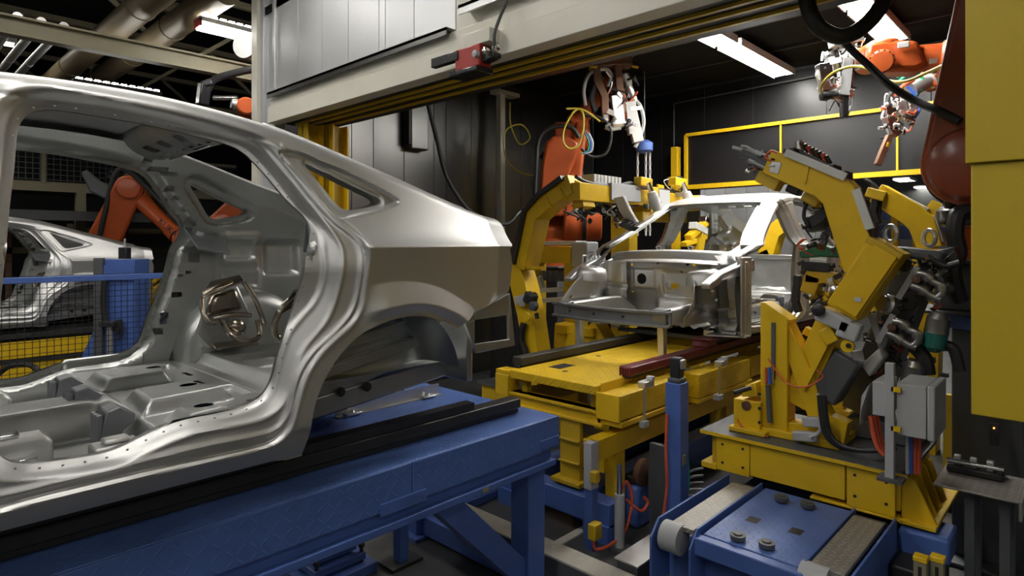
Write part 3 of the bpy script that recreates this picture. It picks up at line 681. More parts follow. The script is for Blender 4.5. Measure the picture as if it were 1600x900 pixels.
# ================================================================ world and lights
w = bpy.data.worlds.new('hall_dark'); SC.world = w; w.use_nodes = True
w.node_tree.nodes['Background'].inputs[0].default_value = (.9,.95,1,1); w.node_tree.nodes['Background'].inputs[1].default_value = .015
def lamp(name, p0, p1, width, mtl, label, group, parentless=True, tubes=2, depth=.07):
    "an open fluorescent batten between two points: white tray and its tubes"
    p0, p1 = Vector(p0), Vector(p1); c = (p0+p1)/2; r = thing(name, label, 'ceiling lamp', c, 0, group)
    a, s, u = basis(p1-p0); h = MB(); h.obox(c+u*depth*.5, (p1-p0)/2+a*.03, s*width/2, u*depth*.35)
    for k in (-1, 1): h.obox(c+s*k*width/2, (p1-p0)/2+a*.03, s*.008, u*depth*.5)
    h.build('lamp_housing', 'white', r)
    for k in range(tubes):
        o = s*((k-(tubes-1)/2)*width*.9/tubes); t = MB(); t.obox(c+o-u*.0, (p1-p0)/2, s*(width*.40/tubes), u*.02); t.build('tube', mtl, r)
    return r
SC.view_settings.view_transform = 'Standard'; SC.view_settings.look = 'None'; SC.view_settings.gamma = 1; SC.view_settings.use_curve_mapping = False
SC.view_settings.exposure = 0.62
SC.cycles.max_bounces = 8; SC.cycles.use_denoising = True
# floor, cell, hall
struct(MB().box(-8, 26, -8, 22, -.1, 0), 'floor', 'floor')
GX_ = 3.2
# gate wall: upright sheets with seams, cream beam, guide rails, yellow tracks under it
m = MB(); ys = [6.66]+[P(px, 60, X=GX_).y for px in (466,503,544,592,602,647,712)]
for a, b in zip(ys[:-1], ys[1:]): m.box(GX_, GX_+.06, b+.003, a-.003, 3.55, 6.5)
m.box(GX_+.01, GX_+.07, -3, 6.66, 3.5, 6.5)
struct(m, 'wall_gate', 'panel', bevel=.002)
m = MB(); yb = ys[-1]; m.box(GX_-.01, GX_+.01, yb-.40, yb-.02, 3.55, 6.5); struct(m, 'trim_1', 'cream')
m = MB(); y = yb-.42
while y > -3: m.box(GX_-.002, GX_+.05, y-.55, y-.006, 3.70, 6.5); y -= .556
struct(m, 'trim_2', 'panel', bevel=.002)
m = MB(); m.box(GX_-.10, GX_+.04, -3, 6.66, 3.32, 3.50); m.box(GX_-.075, GX_+.02, -3, 6.66, 3.505, 3.62); m.box(GX_-.04, GX_+.02, -3, P(760,40,X=GX_).y, 3.62, 3.74)
struct(m, 'wall_gate_beam', 'cream', bevel=.006)
m = MB(); m.box(GX_-.13, GX_-.02, P(717,52,X=GX_).y, 6.62, 3.62, 3.645); m.box(GX_-.13, GX_-.115, P(717,52,X=GX_).y, 6.62, 3.585, 3.645)
struct(m, 'trim_3', 'panel_dk')
m = MB(); m.box(GX_-.13, GX_-.02, -3, P(736,40,X=GX_).y, 3.745, 3.77); m.box(GX_-.13, GX_-.115, -3, P(736,40,X=GX_).y, 3.70, 3.77); struct(m, 'trim_4', 'panel')
m = MB(); m.box(GX_+.04, GX_+.62, -3, 6.7, 3.345, 3.42); struct(m, 'trim_5', 'wall_dk')
for k, x in enumerate((3.38, 3.50, 3.66)):
    m = MB(); m.box(x-.014, x+.014, -3, 6.55, 3.325, 3.36); struct(m, 'trim_%d' % (6+k), 'yellow_dk')
# corner pillar and the yellow gate posts
m = MB(); m.box(GX_-.02, GX_+.10, 6.66, 6.72, 0, 6.5); m.box(GX_+.02, GX_+.10, 6.72, 6.94, 0, 6.5); m.box(GX_-.02, GX_+.10, 6.94, 7.02, 0, 6.5); struct(m, 'wall_corner', 'panel', bevel=.004)
m = MB(); m.box(GX_-.06, GX_+.14, 7.02, 7.16, 0, 6.5); struct(m, 'trim_9', 'cream', bevel=.004)
for k, (x, y) in enumerate(((3.42,6.30),(3.66,6.18))):
    r = thing('gate_post', ['yellow gate post under the cream beam, nearer the corner pillar', 'yellow gate post with dark inner web, right of the other gate post'][k], 'gate post', (x,y,0), 0, 'yellow gate posts')
    MB().box(x-.10, x+.10, y-.01, y+.01, 0, 3.30).build('web', 'yellow_dk', r); MB().box(x-.10, x-.08, y-.10, y+.10, 0, 3.30).build('flange', 'yellow', r); MB().box(x+.08, x+.10, y-.10, y+.10, 0, 3.30).build('flange', 'yellow', r)
# cell: left sheet wall, back wall, roof with ribs
m = MB(); xs = [3.7,4.05,4.37,4.70,5.2,5.73,5.96,6.46,7.0,7.6,8.1,8.6,9.1,9.6]
for a, b in zip(xs[:-1], xs[1:]): m.box(a+.004, b-.004, 7.0, 7.05, 0, 4.55)
struct(m, 'wall_left', 'panel_dk', bevel=.002)
struct(MB().box(3.3, 9.7, 7.052, 7.10, 0, 4.6), 'wall_left_backing', 'dark')
m = MB(); ys = [7.0,6.4,5.6,4.8,3.98,2.9,1.62,.4,-.8,-3]
for a, b in zip(ys[:-1], ys[1:]): m.box(9.72, 9.78, b+.004, a-.004, 2.90, 4.6)
m.box(9.72, 9.78, 4.9, 7.0, 0, 2.9)
struct(m, 'wall_back', 'wall_dk', bevel=.002)
m = MB(); m.box(3.2, 9.8, -3, 7.1, 4.62, 4.7)
struct(m, 'ceiling_cell', 'ceil_blk')
m = MB()
for x in np.arange(3.9, 9.8, 1.15): m.box(x-.022, x+.022, -3, 7.1, 4.585, 4.62)
struct(m, 'ceiling_ribs', 'ceil_dk')
struct(MB().box(3.2, 9.8, -3.1, -3.0, 0, 4.7), 'wall_right', 'wall_dk')
struct(MB().box(-8, 26, -8, 22, 6.6, 6.7), 'ceiling', 'ceil_dk')
struct(MB().box(25.9, 26, -8, 22, 0, 6.6), 'wall_far', 'gray_dk'); struct(MB().box(-8, 26, 21.9, 22, 0, 6.6), 'wall_hall', 'wall_dk')
struct(MB().box(-8, -7.9, -8, 22, 0, 6.6), 'wall_rear', 'gray'); struct(MB().box(-8, 26, -8, -7.9, 0, 6.6), 'wall_side', 'gray')
m = MB()
for k in range(7): m.box(14, 14.05, 3.9+k*.5, 4.39+k*.5, 0, 3.3)
struct(m, 'wall_beyond', 'panel')
# lamps
L_ = 'bright fluorescent batten under the dark cell roof'
for (x0, x1, y, lab) in ((6.22,7.30,3.34,'bright ceiling lamp in the left row of the cell, the one nearer the gate beam'), (7.46,9.25,3.34,'bright ceiling lamp in the left row of the cell, above the yellow screen'), (5.7,7.1,1.80,'bright ceiling lamp at the top edge, behind the thick black hose'), (7.28,8.6,1.80,'bright ceiling lamp just above the orange robot forearm')):
    lamp('ceiling_lamp', (x0,y,4.46), (x1,y,4.46), .30, 'lamp', lab, 'cell ceiling lamps')
def louvre_lamp(p0, p1, n, label, strip):
    r = thing('ceiling_lamp', label, 'ceiling lamp', (Vector(p0)+Vector(p1))/2, 0, 'hall ceiling lamps'); p0, p1 = Vector(p0), Vector(p1); a, s, u = basis(p1-p0)
    h = MB(); h.obox((p0+p1)/2+u*.07, (p1-p0)/2+a*.02, s*.10, u*.03); h.build('lamp_housing', 'white' if strip else 'gray_dk', r)
    if strip: MB().obox(p0-a*.01+u*.03, a*.012, s*.10, u*.05).build('end_cap', 'red', r)
    for k in range(n):
        c = p0.lerp(p1, (k+.5)/n)+u*.11-s*0; MB().obox(c, a*(p1-p0).length/n*.32, s*.10, u*.012).build('louvre_slot', 'lamp_hall', r)
    if strip: MB().obox((p0+p1)/2, (p1-p0)/2, s*.085, u*.035).build('tube', 'lamp_hall', r)
    return r
louvre_lamp((2.86,8.0,4.66), (4.3,8.0,4.66), 14, 'lit ceiling lamp beside the corner pillar, below the beige ducts', True)
louvre_lamp((1.98,10.0,4.10), (3.02,10.0,4.10), 10, 'row of bright lamp slots just above the roof of the nearest car body', False)
for k, (px, py) in enumerate(((1393,271),(1414,281),(1444,293),(1458,299))):
    p = P(px, py, Z=4.0-.02*k); lamp('ceiling_lamp', (p.x-.5,p.y,p.z), (p.x+.5,p.y,p.z), .45, 'lamp_far', ['leftmost of the four tiny far lamps under the yellow screen', 'second of the four tiny far lamps under the yellow screen', 'third of the four tiny far lamps under the yellow screen', 'rightmost of the four tiny far lamps beside the dark red robot'][k], 'far hall lamps')
for x, y in ((-3.4,-2.6),(-1.0,-2.6),(-3.4,1.6),(-1.4,1.6),(.6,1.6),(-3.4,5.0),(-1.4,5.0),(.6,5.0),(2.2,5.0),(1.0,7.2),(-1.0,7.2),(-2.0,-5.8),(.4,-5.8),(2.6,-5.8),(-3.4,8.0),(-3.4,11.6),(1.0,13.0),(-2.0,13.6)):  # lamps out of view, added to brighten the near body, gate and hall
    lamp('ceiling_lamp', (x-.75,y,5.3), (x+.75,y,5.3), .3, 'lamp_hall', 'unseen hall ceiling lamp added to light the line from out of view', 'unseen hall ceiling lamps')
for x, y in ((12,4.9),(13,2.5),(19,3),(12,8)):  # hidden lamps added so the pale wall past the cell gets light
    lamp('ceiling_lamp', (x-.75,y,5.0), (x+.75,y,5.0), .3, 'lamp', 'unseen ceiling lamp added to light the bay beyond the cell', 'unseen lamps beyond the cell')
# yellow screen frame in front of the dark back wall
fy = [P(1072,204,X=9.5), P(1072,291,X=9.5)]; r = thing('cell_screen', 'long yellow tube frame with dark infill screen at the back of the cell', 'screen', (9.5, fy[0].y, 2.9))
zt, zb, y0, y1 = 3.80, 2.93, fy[0].y, .2
MB().bar((9.5,y0,zt), (9.5,y1,zt), .05, .05).build('top_tube', 'yellow', r); MB().bar((9.5,y0,zb), (9.5,y1,zb), .07, .07).build('bottom_tube', 'yellow', r); MB().bar((9.5,y0,zb), (9.5,y0,zt), .05, .05, (1,0,0)).build('end_tube', 'yellow', r)
for px in (1220, 1402):
    y = P(px, 230, X=9.5).y; MB().bar((9.5,y,zb), (9.5,y,zt), .025, .025, (1,0,0)).build('upright', 'yellow', r)
MB().box(9.53, 9.545, y1, y0, zb, zt).build('screen_sheet', 'wall_dk', r)
r = thing('screen_post', 'yellow post carrying the left end of the dark screen', 'post', (9.5, y0+.2, 0)); y = y0+.19
MB().box(9.44, 9.56, y-.06, y+.06, 0, 3.62).build('post', 'yellow', r, bevel=.004); MB().box(9.42, 9.58, y-.12, y+.12, 2.98, 3.12).build('clamp_plate', 'gray_dk', r, bevel=.004)
MB().box(9.38, 9.62, y-.12, y+.12, 0, .02).build('foot', 'yellow', r)
# thin conduit on the back wall
tag(MB().tube([P(1053,285,X=9.66), P(1053,162,X=9.66), P(1200,133,X=9.66), P(1330,108,X=9.66)], .015, 8).build('conduit', 'gray_dk'), 'thin grey conduit climbing the dark back wall beside the yellow post', 'conduit')
# white post against the left cell wall
r = thing('cell_post', 'slim pale steel post standing before the dark sheet wall', 'post', (6.85,6.75,0)); x, y = 6.85, 6.75
MB().box(x-.05, x+.05, y-.05, y+.05, 0, 4.3).build('post', 'cream', r); MB().box(x-.14, x+.34, y-.09, y+.09, 4.3, 4.36).build('head_plate', 'cream', r); MB().box(x-.12, x+.12, y-.12, y+.12, 0, .015).build('foot', 'cream', r)
p = P(653, 192, Y=6.98); r = thing('wall_box', 'sooty black box mounted high on the sheet wall, cable beside it', 'wall box', (p.x,6.95,2.5))
MB().box(p.x-.21, p.x+.10, 6.86, 6.995, 3.30, 4.02).build('box', 'panel_dk', r, bevel=.02); MB().box(p.x-.25, p.x-.20, 6.86, 6.99, 3.36, 4.06).build('door_edge', 'black', r, bevel=.01)
tag(MB().hose([P(668,160,Y=6.3), P(682,215,Y=6.3), P(700,280,Y=6.2), P(740,335,Y=6.0), P(790,350,Y=5.8), P(815,330,Y=5.75), P(838,345,Y=5.8)], .028, 8).build('cable', 'black'), 'black cable drooping from the gate beam towards the orange robot', 'cable')
tag(MB().hose([P(797,160,Y=6.5),P(798,195,Y=6.5),P(812,225,Y=6.5),P(828,215,Y=6.5),P(815,195,Y=6.5),P(790,205,Y=6.5),P(790,245,Y=6.5),P(810,268,Y=6.5),P(840,275,Y=6.4)], .012, 6).build('cable', 'yelhose'), 'looping yellow cable hanging beside the pale post', 'cable')
# hall roof steel
def ibeam(name, p0, p1, h, wd, mt, label, group=None):
    r = thing(name, label, 'roof beam', (Vector(p0)+Vector(p1))/2, 0, group); p0, p1 = Vector(p0), Vector(p1); u = Vector((0,0,1))
    MB().bar(p0, p1, .02, h).build('web', mt, r)
    for s in (-1, 1): MB().bar(p0+u*s*h/2, p1+u*s*h/2, wd, .025).build('flange', mt, r)
    return r
a = P(-60,25,Y=9); b = P(400,108,Y=9); ibeam('roof_beam', (a.x,9,a.z), (7.5,9,a.z), .20, .16, 'cream_old', 'long cream beam sloping across the dark hall roof towards the corner pillar', 'hall roof beams')
a = P(-30,45,X=.9); ibeam('roof_beam', (.70,4.5,4.52), (.70,20,4.52), .30, .22, 'cream_old', 'thick cream beam in the top left corner of the photo', 'hall roof beams')
a = P(280,15,Y=12); ibeam('roof_beam', (-4,12,a.z), (9,12,a.z), .16, .12, 'cream_old', 'thin upper beam crossing the ducts near the top edge', 'hall roof beams')
for k, (y, dz) in enumerate(((10.5,5.3),(13.5,5.3),(16.5,5.3))):
    r = thing('roof_truss', ['dark lattice truss under the hall roof, nearest of three', 'dark lattice truss under the hall roof, middle of three', 'dark lattice truss under the hall roof, farthest of three'][k], 'truss', (2,y,dz), 0, 'hall lattice trusses')
    MB().bar((-7,y,dz-.5), (14,y,dz-.5), .10, .10).build('lower_chord', 'cream_old', r); MB().bar((-7,y,dz+.7), (14,y,dz+.7), .10, .10).build('upper_chord', 'cream_old', r)
    for i in range(14): MB().bar((-7+i*1.5,y,dz-.5 if i%2 else dz+.7), (-5.5+i*1.5,y,dz+.7 if i%2 else dz-.5), .06, .06).build('diagonal', 'cream_old', r)
def duct(p0, p1, rad, mt, label, nm='air_duct', ct='duct', g=None, seams=7):
    r = thing(nm, label, ct, (Vector(p0)+Vector(p1))/2, 0, g); MB().cyl(p0, p1, rad, 28).build('tube', mt, r)
    for k in range(1, seams): 
        c = Vector(p0).lerp(Vector(p1), k/seams); a = (Vector(p1)-Vector(p0)).normalized(); MB().lathe(c-a*.02, a, [(0,rad*1.0),(.0,rad*1.06),(.04,rad*1.06),(.04,rad)], 28).build('seam_band', mt, r)
    return r
duct((2.95,7.4,4.95), (2.95,20,4.95), .17, 'duct', 'beige round duct running back under the hall roof, right-hand one of the pair', g='beige hall ducts'); duct((2.45,6.9,4.98), (2.45,20,4.98), .17, 'duct', 'beige round duct running back under the hall roof, left-hand one of the pair', g='beige hall ducts')
for k in range(3): duct((1.25+.22*k,9,4.6), (1.25+.22*k,20,4.6), .05, 'alu', ['left one of three thin silver pipes under the hall roof','middle one of three thin silver pipes under the hall roof','right one of three thin silver pipes under the hall roof'][k], 'roof_pipe', 'pipe', 'silver roof pipes', 5)
c = P(386,72,Y=7.35); r = thing('capped_pipe', 'pale round end cap of a pipe beside the corner pillar', 'pipe', c); MB().lathe(c, (-.85,-.5,0), [(-.5,.13),(0,.13),(.02,.155),(.05,.155),(.05,.001)], 28).build('cap', 'alu', r)
# mezzanine with its guard rail
mz = P(100,287,Y=14.5).z; m = MB(); m.box(-7, 9, 14.5, 14.62, mz-.16, mz+.02); m.box(-7, 9, 14.6, 18, mz-.02, mz+.02); struct(m, 'floor_mezzanine', 'cream_old')
m = MB()
for k in range(52): m.box(-7+k*.31, -6.85+k*.31, 13.2, 14.5, mz-.62, mz-.60); m.box(-6.85+k*.31, -6.69+k*.31, 13.2, 14.5, mz-.60, mz-.58)
m.box(-7, 9, 13.15, 13.2, mz-.75, mz-.58); struct(m, 'ceiling_canopy', 'gray_dk')
for k in range(7):
    x = -5+k*2.0; struct(MB().box(x-.08, x+.08, 14.5, 14.66, 0, mz-.16), 'trim_%d' % (20+k), 'cream_old')
r = thing('mezzanine_railing', 'cream railing with dark grid panels along the far raised walkway', 'railing', (1,14.5,mz))
for k in range(9): x = -6+k*1.4; MB().box(x-.035, x+.035, 14.48, 14.56, mz, mz+.62).build('post', 'cream_old', r)
MB().bar((-6,14.52,mz+.62), (6,14.52,mz+.62), .06, .06).build('handrail', 'cream_old', r)
g = MB()
for k in range(112): x = -6+k*.107; g.box(x-.006, x+.006, 14.50, 14.51, mz+.04, mz+.6)
for k in range(6): z = mz+.06+k*.1; g.box(-6, 6, 14.50, 14.51, z-.006, z+.006)
g.build('grid_panel', 'gray_dk', r)
# ================================================================ near blue conveyor
YN, YF, XE, ZD = 2.27, 3.55, 2.76, 1.01
r = thing('blue_conveyor', 'blue chequer plate conveyor carrying the nearest car body', 'conveyor', (1.2,2.9,0))
MB().box(-4, XE, YN, YF, ZD-.03, ZD).build('deck_plate', 'blue_tread', r, bevel=.004)
sk = MB(); x = -4
for a, b in ((-4,-1.2),(-1.195,1.72),(1.725,XE)): sk.box(a, b, YN-.012, YN, .83, ZD-.002)
sk.box(XE, XE+.01, YN-.012, YF, .83, ZD-.002); sko = sk.build('skirt_plate', 'blue_skirt', r, bevel=.003)
MB().box(XE-.16, XE+.006, YN-.018, YN-.010, .845, .90).build('patch_plate', 'blue', sko, bevel=.002); MB().box(1.55, 1.80, YN-.018, YN-.010, .815, .87).build('patch_plate', 'blue', sko, bevel=.002)
fr = MB(); fr.box(-4, XE-.02, YN+.02, YN+.16, .76, .83); fr.box(-4, XE-.02, YN-.015, YN+.2, .735, .77); fro = fr.build('side_beam', 'blue', r, bevel=.004)
MB().box(2.16, 2.20, YN-.019, YN-.014, .742, .765).build('label_plate', 'cream_old', fro)
fr = MB(); fr.box(-4, XE-.02, YF-.16, YF-.02, .75, .90); fr.build('side_beam', 'blue', r, bevel=.004)
for x, y in ((2.60,2.34),(2.60,3.36),(-.6,2.34),(-.6,3.36)):
    MB().box(x, x+.14, y, y+.14, .02, .76).build('leg', 'blue', r, bevel=.006); MB().box(x-.05, x+.19, y-.05, y+.19, 0, .02).build('foot_plate', 'blue', r)
MB().bar((1.92,2.42,.80), (2.62,2.42,.10), .10, .13).build('brace', 'blue', r, bevel=.004)
MB().box(2.64, 2.76, 2.5, 3.9, .02, .14).build('floor_channel', 'blue', r, bevel=.004)
MB().box(2.30, 2.37, 3.14, 3.21, .02, .76).build('support_post', 'blue', r, bevel=.003); MB().box(2.22, 2.45, 3.10, 3.26, 0, .02).build('support_foot', 'dark', r)
def anchor(x, y, top, label, g):
    r = thing('anchor_block', label, 'machine foot', (x,y,0), .0, g)
    MB().box(x-.22, x+.22, y-.22, y+.22, 0, .06).build('base_plate', 'blue', r, bevel=.006); MB().box(x-.17, x+.17, y-.17, y+.17, .075, .12).build('levelling_plate', 'blue', r, bevel=.006); MB().box(x-.13, x+.13, y-.13, y+.13, .135, .17).build('levelling_plate', 'blue', r, bevel=.006)
    MB().box(x-.09, x+.09, y-.09, y+.09, .17, top).build('column', 'blue', r, bevel=.01)
    for sx in (-1, 1):
        for sy in (-1, 1): MB().lathe((x+sx*.15, y+sy*.15, .06), (0,0,1), [(0,.012),(.09,.012),(.09,.02),(.11,.02)], 8).build('bolt', 'dark', r)
anchor(1.96, 3.42, .745, 'stepped blue machine foot under the near blue conveyor', 'stepped machine feet'); anchor(3.27, 3.66, .55, 'stepped blue machine foot between the blue conveyor and the yellow station', 'stepped machine feet')
def crail(name, x0, x1, y, z0, h, w, mt, label, cat='rail'):
    r = thing(name, label, cat, ((x0+x1)/2,y,z0)); m = MB(); m.box(x0, x1, y-w/2, y+w/2, z0+h*.35, z0+h); m.box(x0, x1, y-w*.30, y+w*.30, z0, z0+h*.35); m.build('rail_body', mt, r, bevel=.006)
    return r
crail('skid_rail', -4, 2.66, 2.50, ZD, .085, .09, 'rail', 'black skid rail on the blue deck, on the near side under the car sill'); 
r = crail('skid_rail', -4, 2.42, 3.30, ZD, .085, .09, 'rail', 'black skid rail on the far side of the blue deck')
r = thing('guide_angle', 'short bare steel guide angle screwed to the blue deck', 'guide', (2.2,3.2,ZD)); MB().box(1.86, 2.62, 3.15, 3.158, ZD, ZD+.07).build('upright_flange', 'alu', r); MB().box(1.86, 2.62, 3.11, 3.155, ZD, ZD+.006).build('foot_flange', 'alu', r)
for x in (1.95, 2.5): MB().box(x-.05, x+.05, 3.09, 3.14, ZD+.006, ZD+.02).build('clamp', 'alu', r, bevel=.004); MB().lathe((x,3.12,ZD+.02), (0,0,1), [(0,.014),(.012,.014)], 6).build('bolt', 'chrome', r)
for i, x in enumerate((-1.0, .9)):
    for sg in (-1, 1):
        pass
# skid cradle the shell sits on
r = thing('skid', 'dark steel transport skid under the nearest car body', 'skid', (.6,2.9,1.095))
for y in (2.50,3.30): MB().box(-3, 2.3, y-.035, y+.035, 1.096, 1.135).build('runner', 'dark', r)
for x in (-1.0, 1.0): MB().box(x-.03, x+.03, 2.50, 3.56, 1.096, 1.135).build('cross_bar', 'dark', r); 
for x in (-1.0, 1.0):
    for y in (2.58, 3.56): MB().box(x-.04, x+.04, y-.04, y+.04, 1.1, 1.11).build('rest_pad', 'black', r)
# floor kerb along the gate line
r = thing('floor_kerb', 'long dirty white kerb on the floor under the gate', 'kerb', (2.95,3,0)); MB().box(2.88, 3.03, -.5, 6.6, 0, .10).build('kerb_body', 'gray_dk', r); MB().box(2.875, 3.035, -.5, 6.6, .10, .112).build('kerb_top', 'kerb', r)
struct(MB().box(3.06, 3.10, -.5, 6.6, 0, .015), 'trim_10', 'black')
p = P(905,832,Z=.0); tag(MB().box(p.x-.3, p.x+.45, p.y-.03, p.y+.03, 0, .012).build('floor_strip', 'kerb'), 'pale flat strip on the dark floor beside the kerb', 'floor strip')
r = thing('cable_cover', 'low box on the floor with a brushed metal lid', 'cable cover', (3.3,2.0,0)); MB().box(3.06, 3.52, 1.92, 2.06, 0, .15).build('box', 'gray_dk', r, bevel=.004); MB().box(3.05, 3.53, 1.91, 2.07, .15, .158).build('lid', 'alu', r)
for dx in (.30,.36): MB().lathe((3.06+dx,1.99,.158), (0,0,1), [(0,.008),(.006,.008)], 10).build('screw', 'chrome', r)
# ================================================================ yellow station
r = thing('yellow_station', 'yellow chequer plate station table under the second car body', 'station table', (5,2.9,0)); XS = 3.50
dk = MB(); dk.box(XS, 9.1, 2.53, 3.34, .95, 1.01); dko = dk.build('deck_plate', 'yellow_tread', r, bevel=.004)
p = P(878,572,Z=1.011); MB().box(p.x-.10, p.x+.10, p.y-.06, p.y+.06, 1.010, 1.0115).build('deck_slot', 'black', dko)
for px, py in ((883,580),(1072,540),(935,556)):
    p = P(px, py, Z=1.011); MB().lathe((p.x,p.y,1.0095), (0,0,1), [(0,.022),(.002,.022)], 14).build('deck_hole', 'black', dko)
for x in np.arange(XS+.08, 9.0, .62):
    for y in (2.58, 3.24): MB().box(x, x+.05, y, y+.05, .82, .95).build('spacer_post', 'yellow', r)
b = MB(); b.box(XS+.02, XS+.10, 2.50, 3.42, .74, .84); b.box(XS, XS+.12, 2.48, 3.42, .82, .84); b.box(XS, XS+.12, 2.48, 3.42, .735, .755); b.build('end_beam', 'yellow', r, bevel=.003)
for y in (2.60, 3.30): MB().box(XS+.1, 9.1, y-.05, y+.05, .72, .84).build('long_beam', 'yellow_dk', r)
MB().box(XS+.02, 4.42, 2.34, 2.52, .80, .97).build('side_box', 'yellow_tread', r, bevel=.006); MB().box(XS-.004, XS+.02, 2.335, 2.525, .795, .975).build('box_end', 'yellow', r, bevel=.004); MB().box(XS+.02, 4.42, 2.33, 2.53, .755, .79).build('side_rail', 'yellow', r, bevel=.004)
MB().box(XS+.04, 3.81, 2.50, 2.515, .97, 1.03).build('kick_plate', 'yellow', r)
MB().box(4.56, 5.55, 2.30, 2.46, .77, .96).build('side_box', 'yellow_tread', r, bevel=.006); MB().box(4.56, 5.6, 2.30, 2.46, .73, .765).build('side_rail', 'yellow', r, bevel=.004); MB().box(5.62, 8.9, 2.32, 2.46, .77, .96).build('side_box', 'yellow_tread', r, bevel=.006)
MB().box(3.66, 8.9, 3.34, 3.50, .88, .979).build('rail_shelf', 'yellow', r, bevel=.004); MB().box(XS-.01, 3.63, 3.36, 3.50, .80, .97).build('side_box', 'yellow', r, bevel=.006); MB().box(XS, 3.62, 3.36, 3.50, .975, 1.0).build('side_box_lid', 'yellow', r)
l = MB(); l.box(3.32, 8.8, 2.40, 2.50, .56, .70); l.build('under_beam', 'yellow', r, bevel=.006)
c = MB(); c.box(3.52, 3.56, 2.68, 2.86, .30, .74); c.box(3.56, 3.66, 2.76, 2.78, .30, .74); c.box(3.46, 3.74, 2.64, 2.90, .28, .31); c.box(3.50,3.70,2.68,2.86,.42,.435); c.box(3.50,3.70,2.68,2.86,.58,.595); c.build('column', 'yellow_dk', r, bevel=.004)
MB().box(3.60, 3.70, 2.42, 2.52, .02, .56).build('column', 'yellow', r, bevel=.004); MB().box(3.56, 3.64, 2.50, 2.86, .40, .50).build('cross_beam', 'yellow', r, bevel=.004)
for x in (5.5, 7.8):
    for y in (2.5, 3.2): MB().box(x, x+.16, y, y+.16, 0, .74).build('column', 'yellow_dk', r)
b = MB(); b.box(3.42, 3.56, 2.36, 3.36, .10, .26); b.build('blue_base_beam', 'blue', r, bevel=.006)
b = MB(); b.box(3.56, 8.8, 2.62, 2.78, 0, .24); b.build('blue_base_beam', 'blue', r, bevel=.006)
b = MB(); b.box(3.56, 8.8, 3.2, 3.36, 0, .24); b.build('blue_base_beam', 'blue', r, bevel=.006); MB().box(3.40, 3.58, 3.2, 3.38, 0, .12).build('foot', 'blue', r)
MB().box(3.40, 3.58, 2.36, 2.56, 0, .12).build('foot', 'blue', r)
# gas spring and rods under the front corner
r = thing('lift_cylinder', 'grey lifting cylinder with orange hose beneath the yellow under-beam', 'cylinder', (3.4,2.3,0))
MB().cyl((3.42,2.28,.0), (3.42,2.28,.36), .032).build('barrel', 'gray', r); MB().cyl((3.42,2.28,.36), (3.42,2.28,.56), .018).build('rod', 'chrome', r); MB().box(3.36, 3.48, 2.22, 2.34, 0, .02).build('foot', 'gray_dk', r)
MB().hose([(3.45,2.30,.34),(3.50,2.28,.42),(3.54,2.26,.30),(3.46,2.26,.12),(3.36,2.30,.05),(3.25,2.34,.04),(3.24,2.36,.09)], .010).build('hose', 'redhose', r)
MB().hose([(3.50,2.28,.30),(3.58,2.22,.22),(3.64,2.20,.26),(3.62,2.22,.30)], .010).build('hose', 'redhose', r)
r = thing('guide_column', 'slim blue column with a yellow switch box below the station corner', 'column', (3.30,2.42,0)); MB().box(3.27, 3.33, 2.39, 2.45, 0, .40).build('column', 'blue', r); MB().box(3.26, 3.34, 2.39, 2.45, .40, .70).build('slide_rail', 'gray', r)
MB().box(3.22, 3.30, 2.33, 2.39, .10, .20).build('switch_box', 'yellow_dk', r, bevel=.006); MB().box(3.24, 3.29, 2.34, 2.39, .46, .53).build('limit_switch', 'yellow_dk', r, bevel=.006)
r = thing('drive_motor', 'blue drive motor with a rusty brown pulley under the station', 'motor', (3.9,2.42,0)); MB().box(3.73, 3.98, 2.335, 2.50, 0, .30).build('housing', 'blue', r, bevel=.03); MB().lathe((3.82,2.32,.38), (0,1,0), [(0,.08),(.01,.095),(.05,.095),(.06,.08)], 26).build('pulley', 'copper', r); MB().lathe((3.92,2.40,.30), (0,0,1), [(0,.05),(.03,.05),(.035,.03),(.05,.03)], 18).build('cap', 'red', r); MB().box(3.74, 3.88, 2.38, 2.46, .30, .36).build('bearing_block', 'dark', r, bevel=.01)
r = thing('junction_box', 'dark grey junction box with its cable ends facing the blue post', 'junction box', (3.9,2.16,0)); MB().box(3.76, 3.80, 2.12, 2.26, 0, .62).build('bracket', 'gray_dk', r); MB().box(3.80, 4.0, 2.10, 2.30, .17, .50).build('box', 'gray_dk', r, bevel=.008)
for k in range(5): MB().hose([(3.98,2.09,.24+.04*k), (3.99,2.04,.25+.045*k), (4.03,2.0,.24+.05*k)], .008).build('cable_end', 'white' if k%2 else 'grayhose', r)
# blue post and limit switches on it
r = thing('blue_post', 'free standing square blue post in front of the yellow station', 'post', (3.66,2.0,0)); MB().box(3.60, 3.71, 1.94, 2.05, .04, 1.10).build('post', 'blue', r, bevel=.006); MB().box(3.54, 3.77, 1.88, 2.11, 0, .04).build('foot_plate', 'blue', r, bevel=.004); MB().box(3.625, 3.665, 1.935, 1.94, .58, .64).build('name_plate', 'cream_old', r); MB().box(3.61, 3.70, 1.95, 2.04, 1.10, 1.13).build('cap', 'gray_dk', r, bevel=.008)
r = thing('light_barrier', 'small black sensor block clamped on the blue post top', 'sensor', (3.66,2.0,1.13)); MB().box(3.62, 3.69, 1.96, 2.03, 1.13, 1.26).build('body', 'dark', r, bevel=.008); MB().box(3.63, 3.68, 1.94, 1.97, 1.19, 1.25).build('lens', 'alu', r, bevel=.006)
tag(MB().hose([(3.575,2.02,.9),(3.56,2.02,.7),(3.55,2.01,.55),(3.57,2.02,.42),(3.55,2.04,.2),(3.56,2.06,.055)], .010).build('hose', 'redhose'), 'red hose running down the left face of the blue post', 'hose')
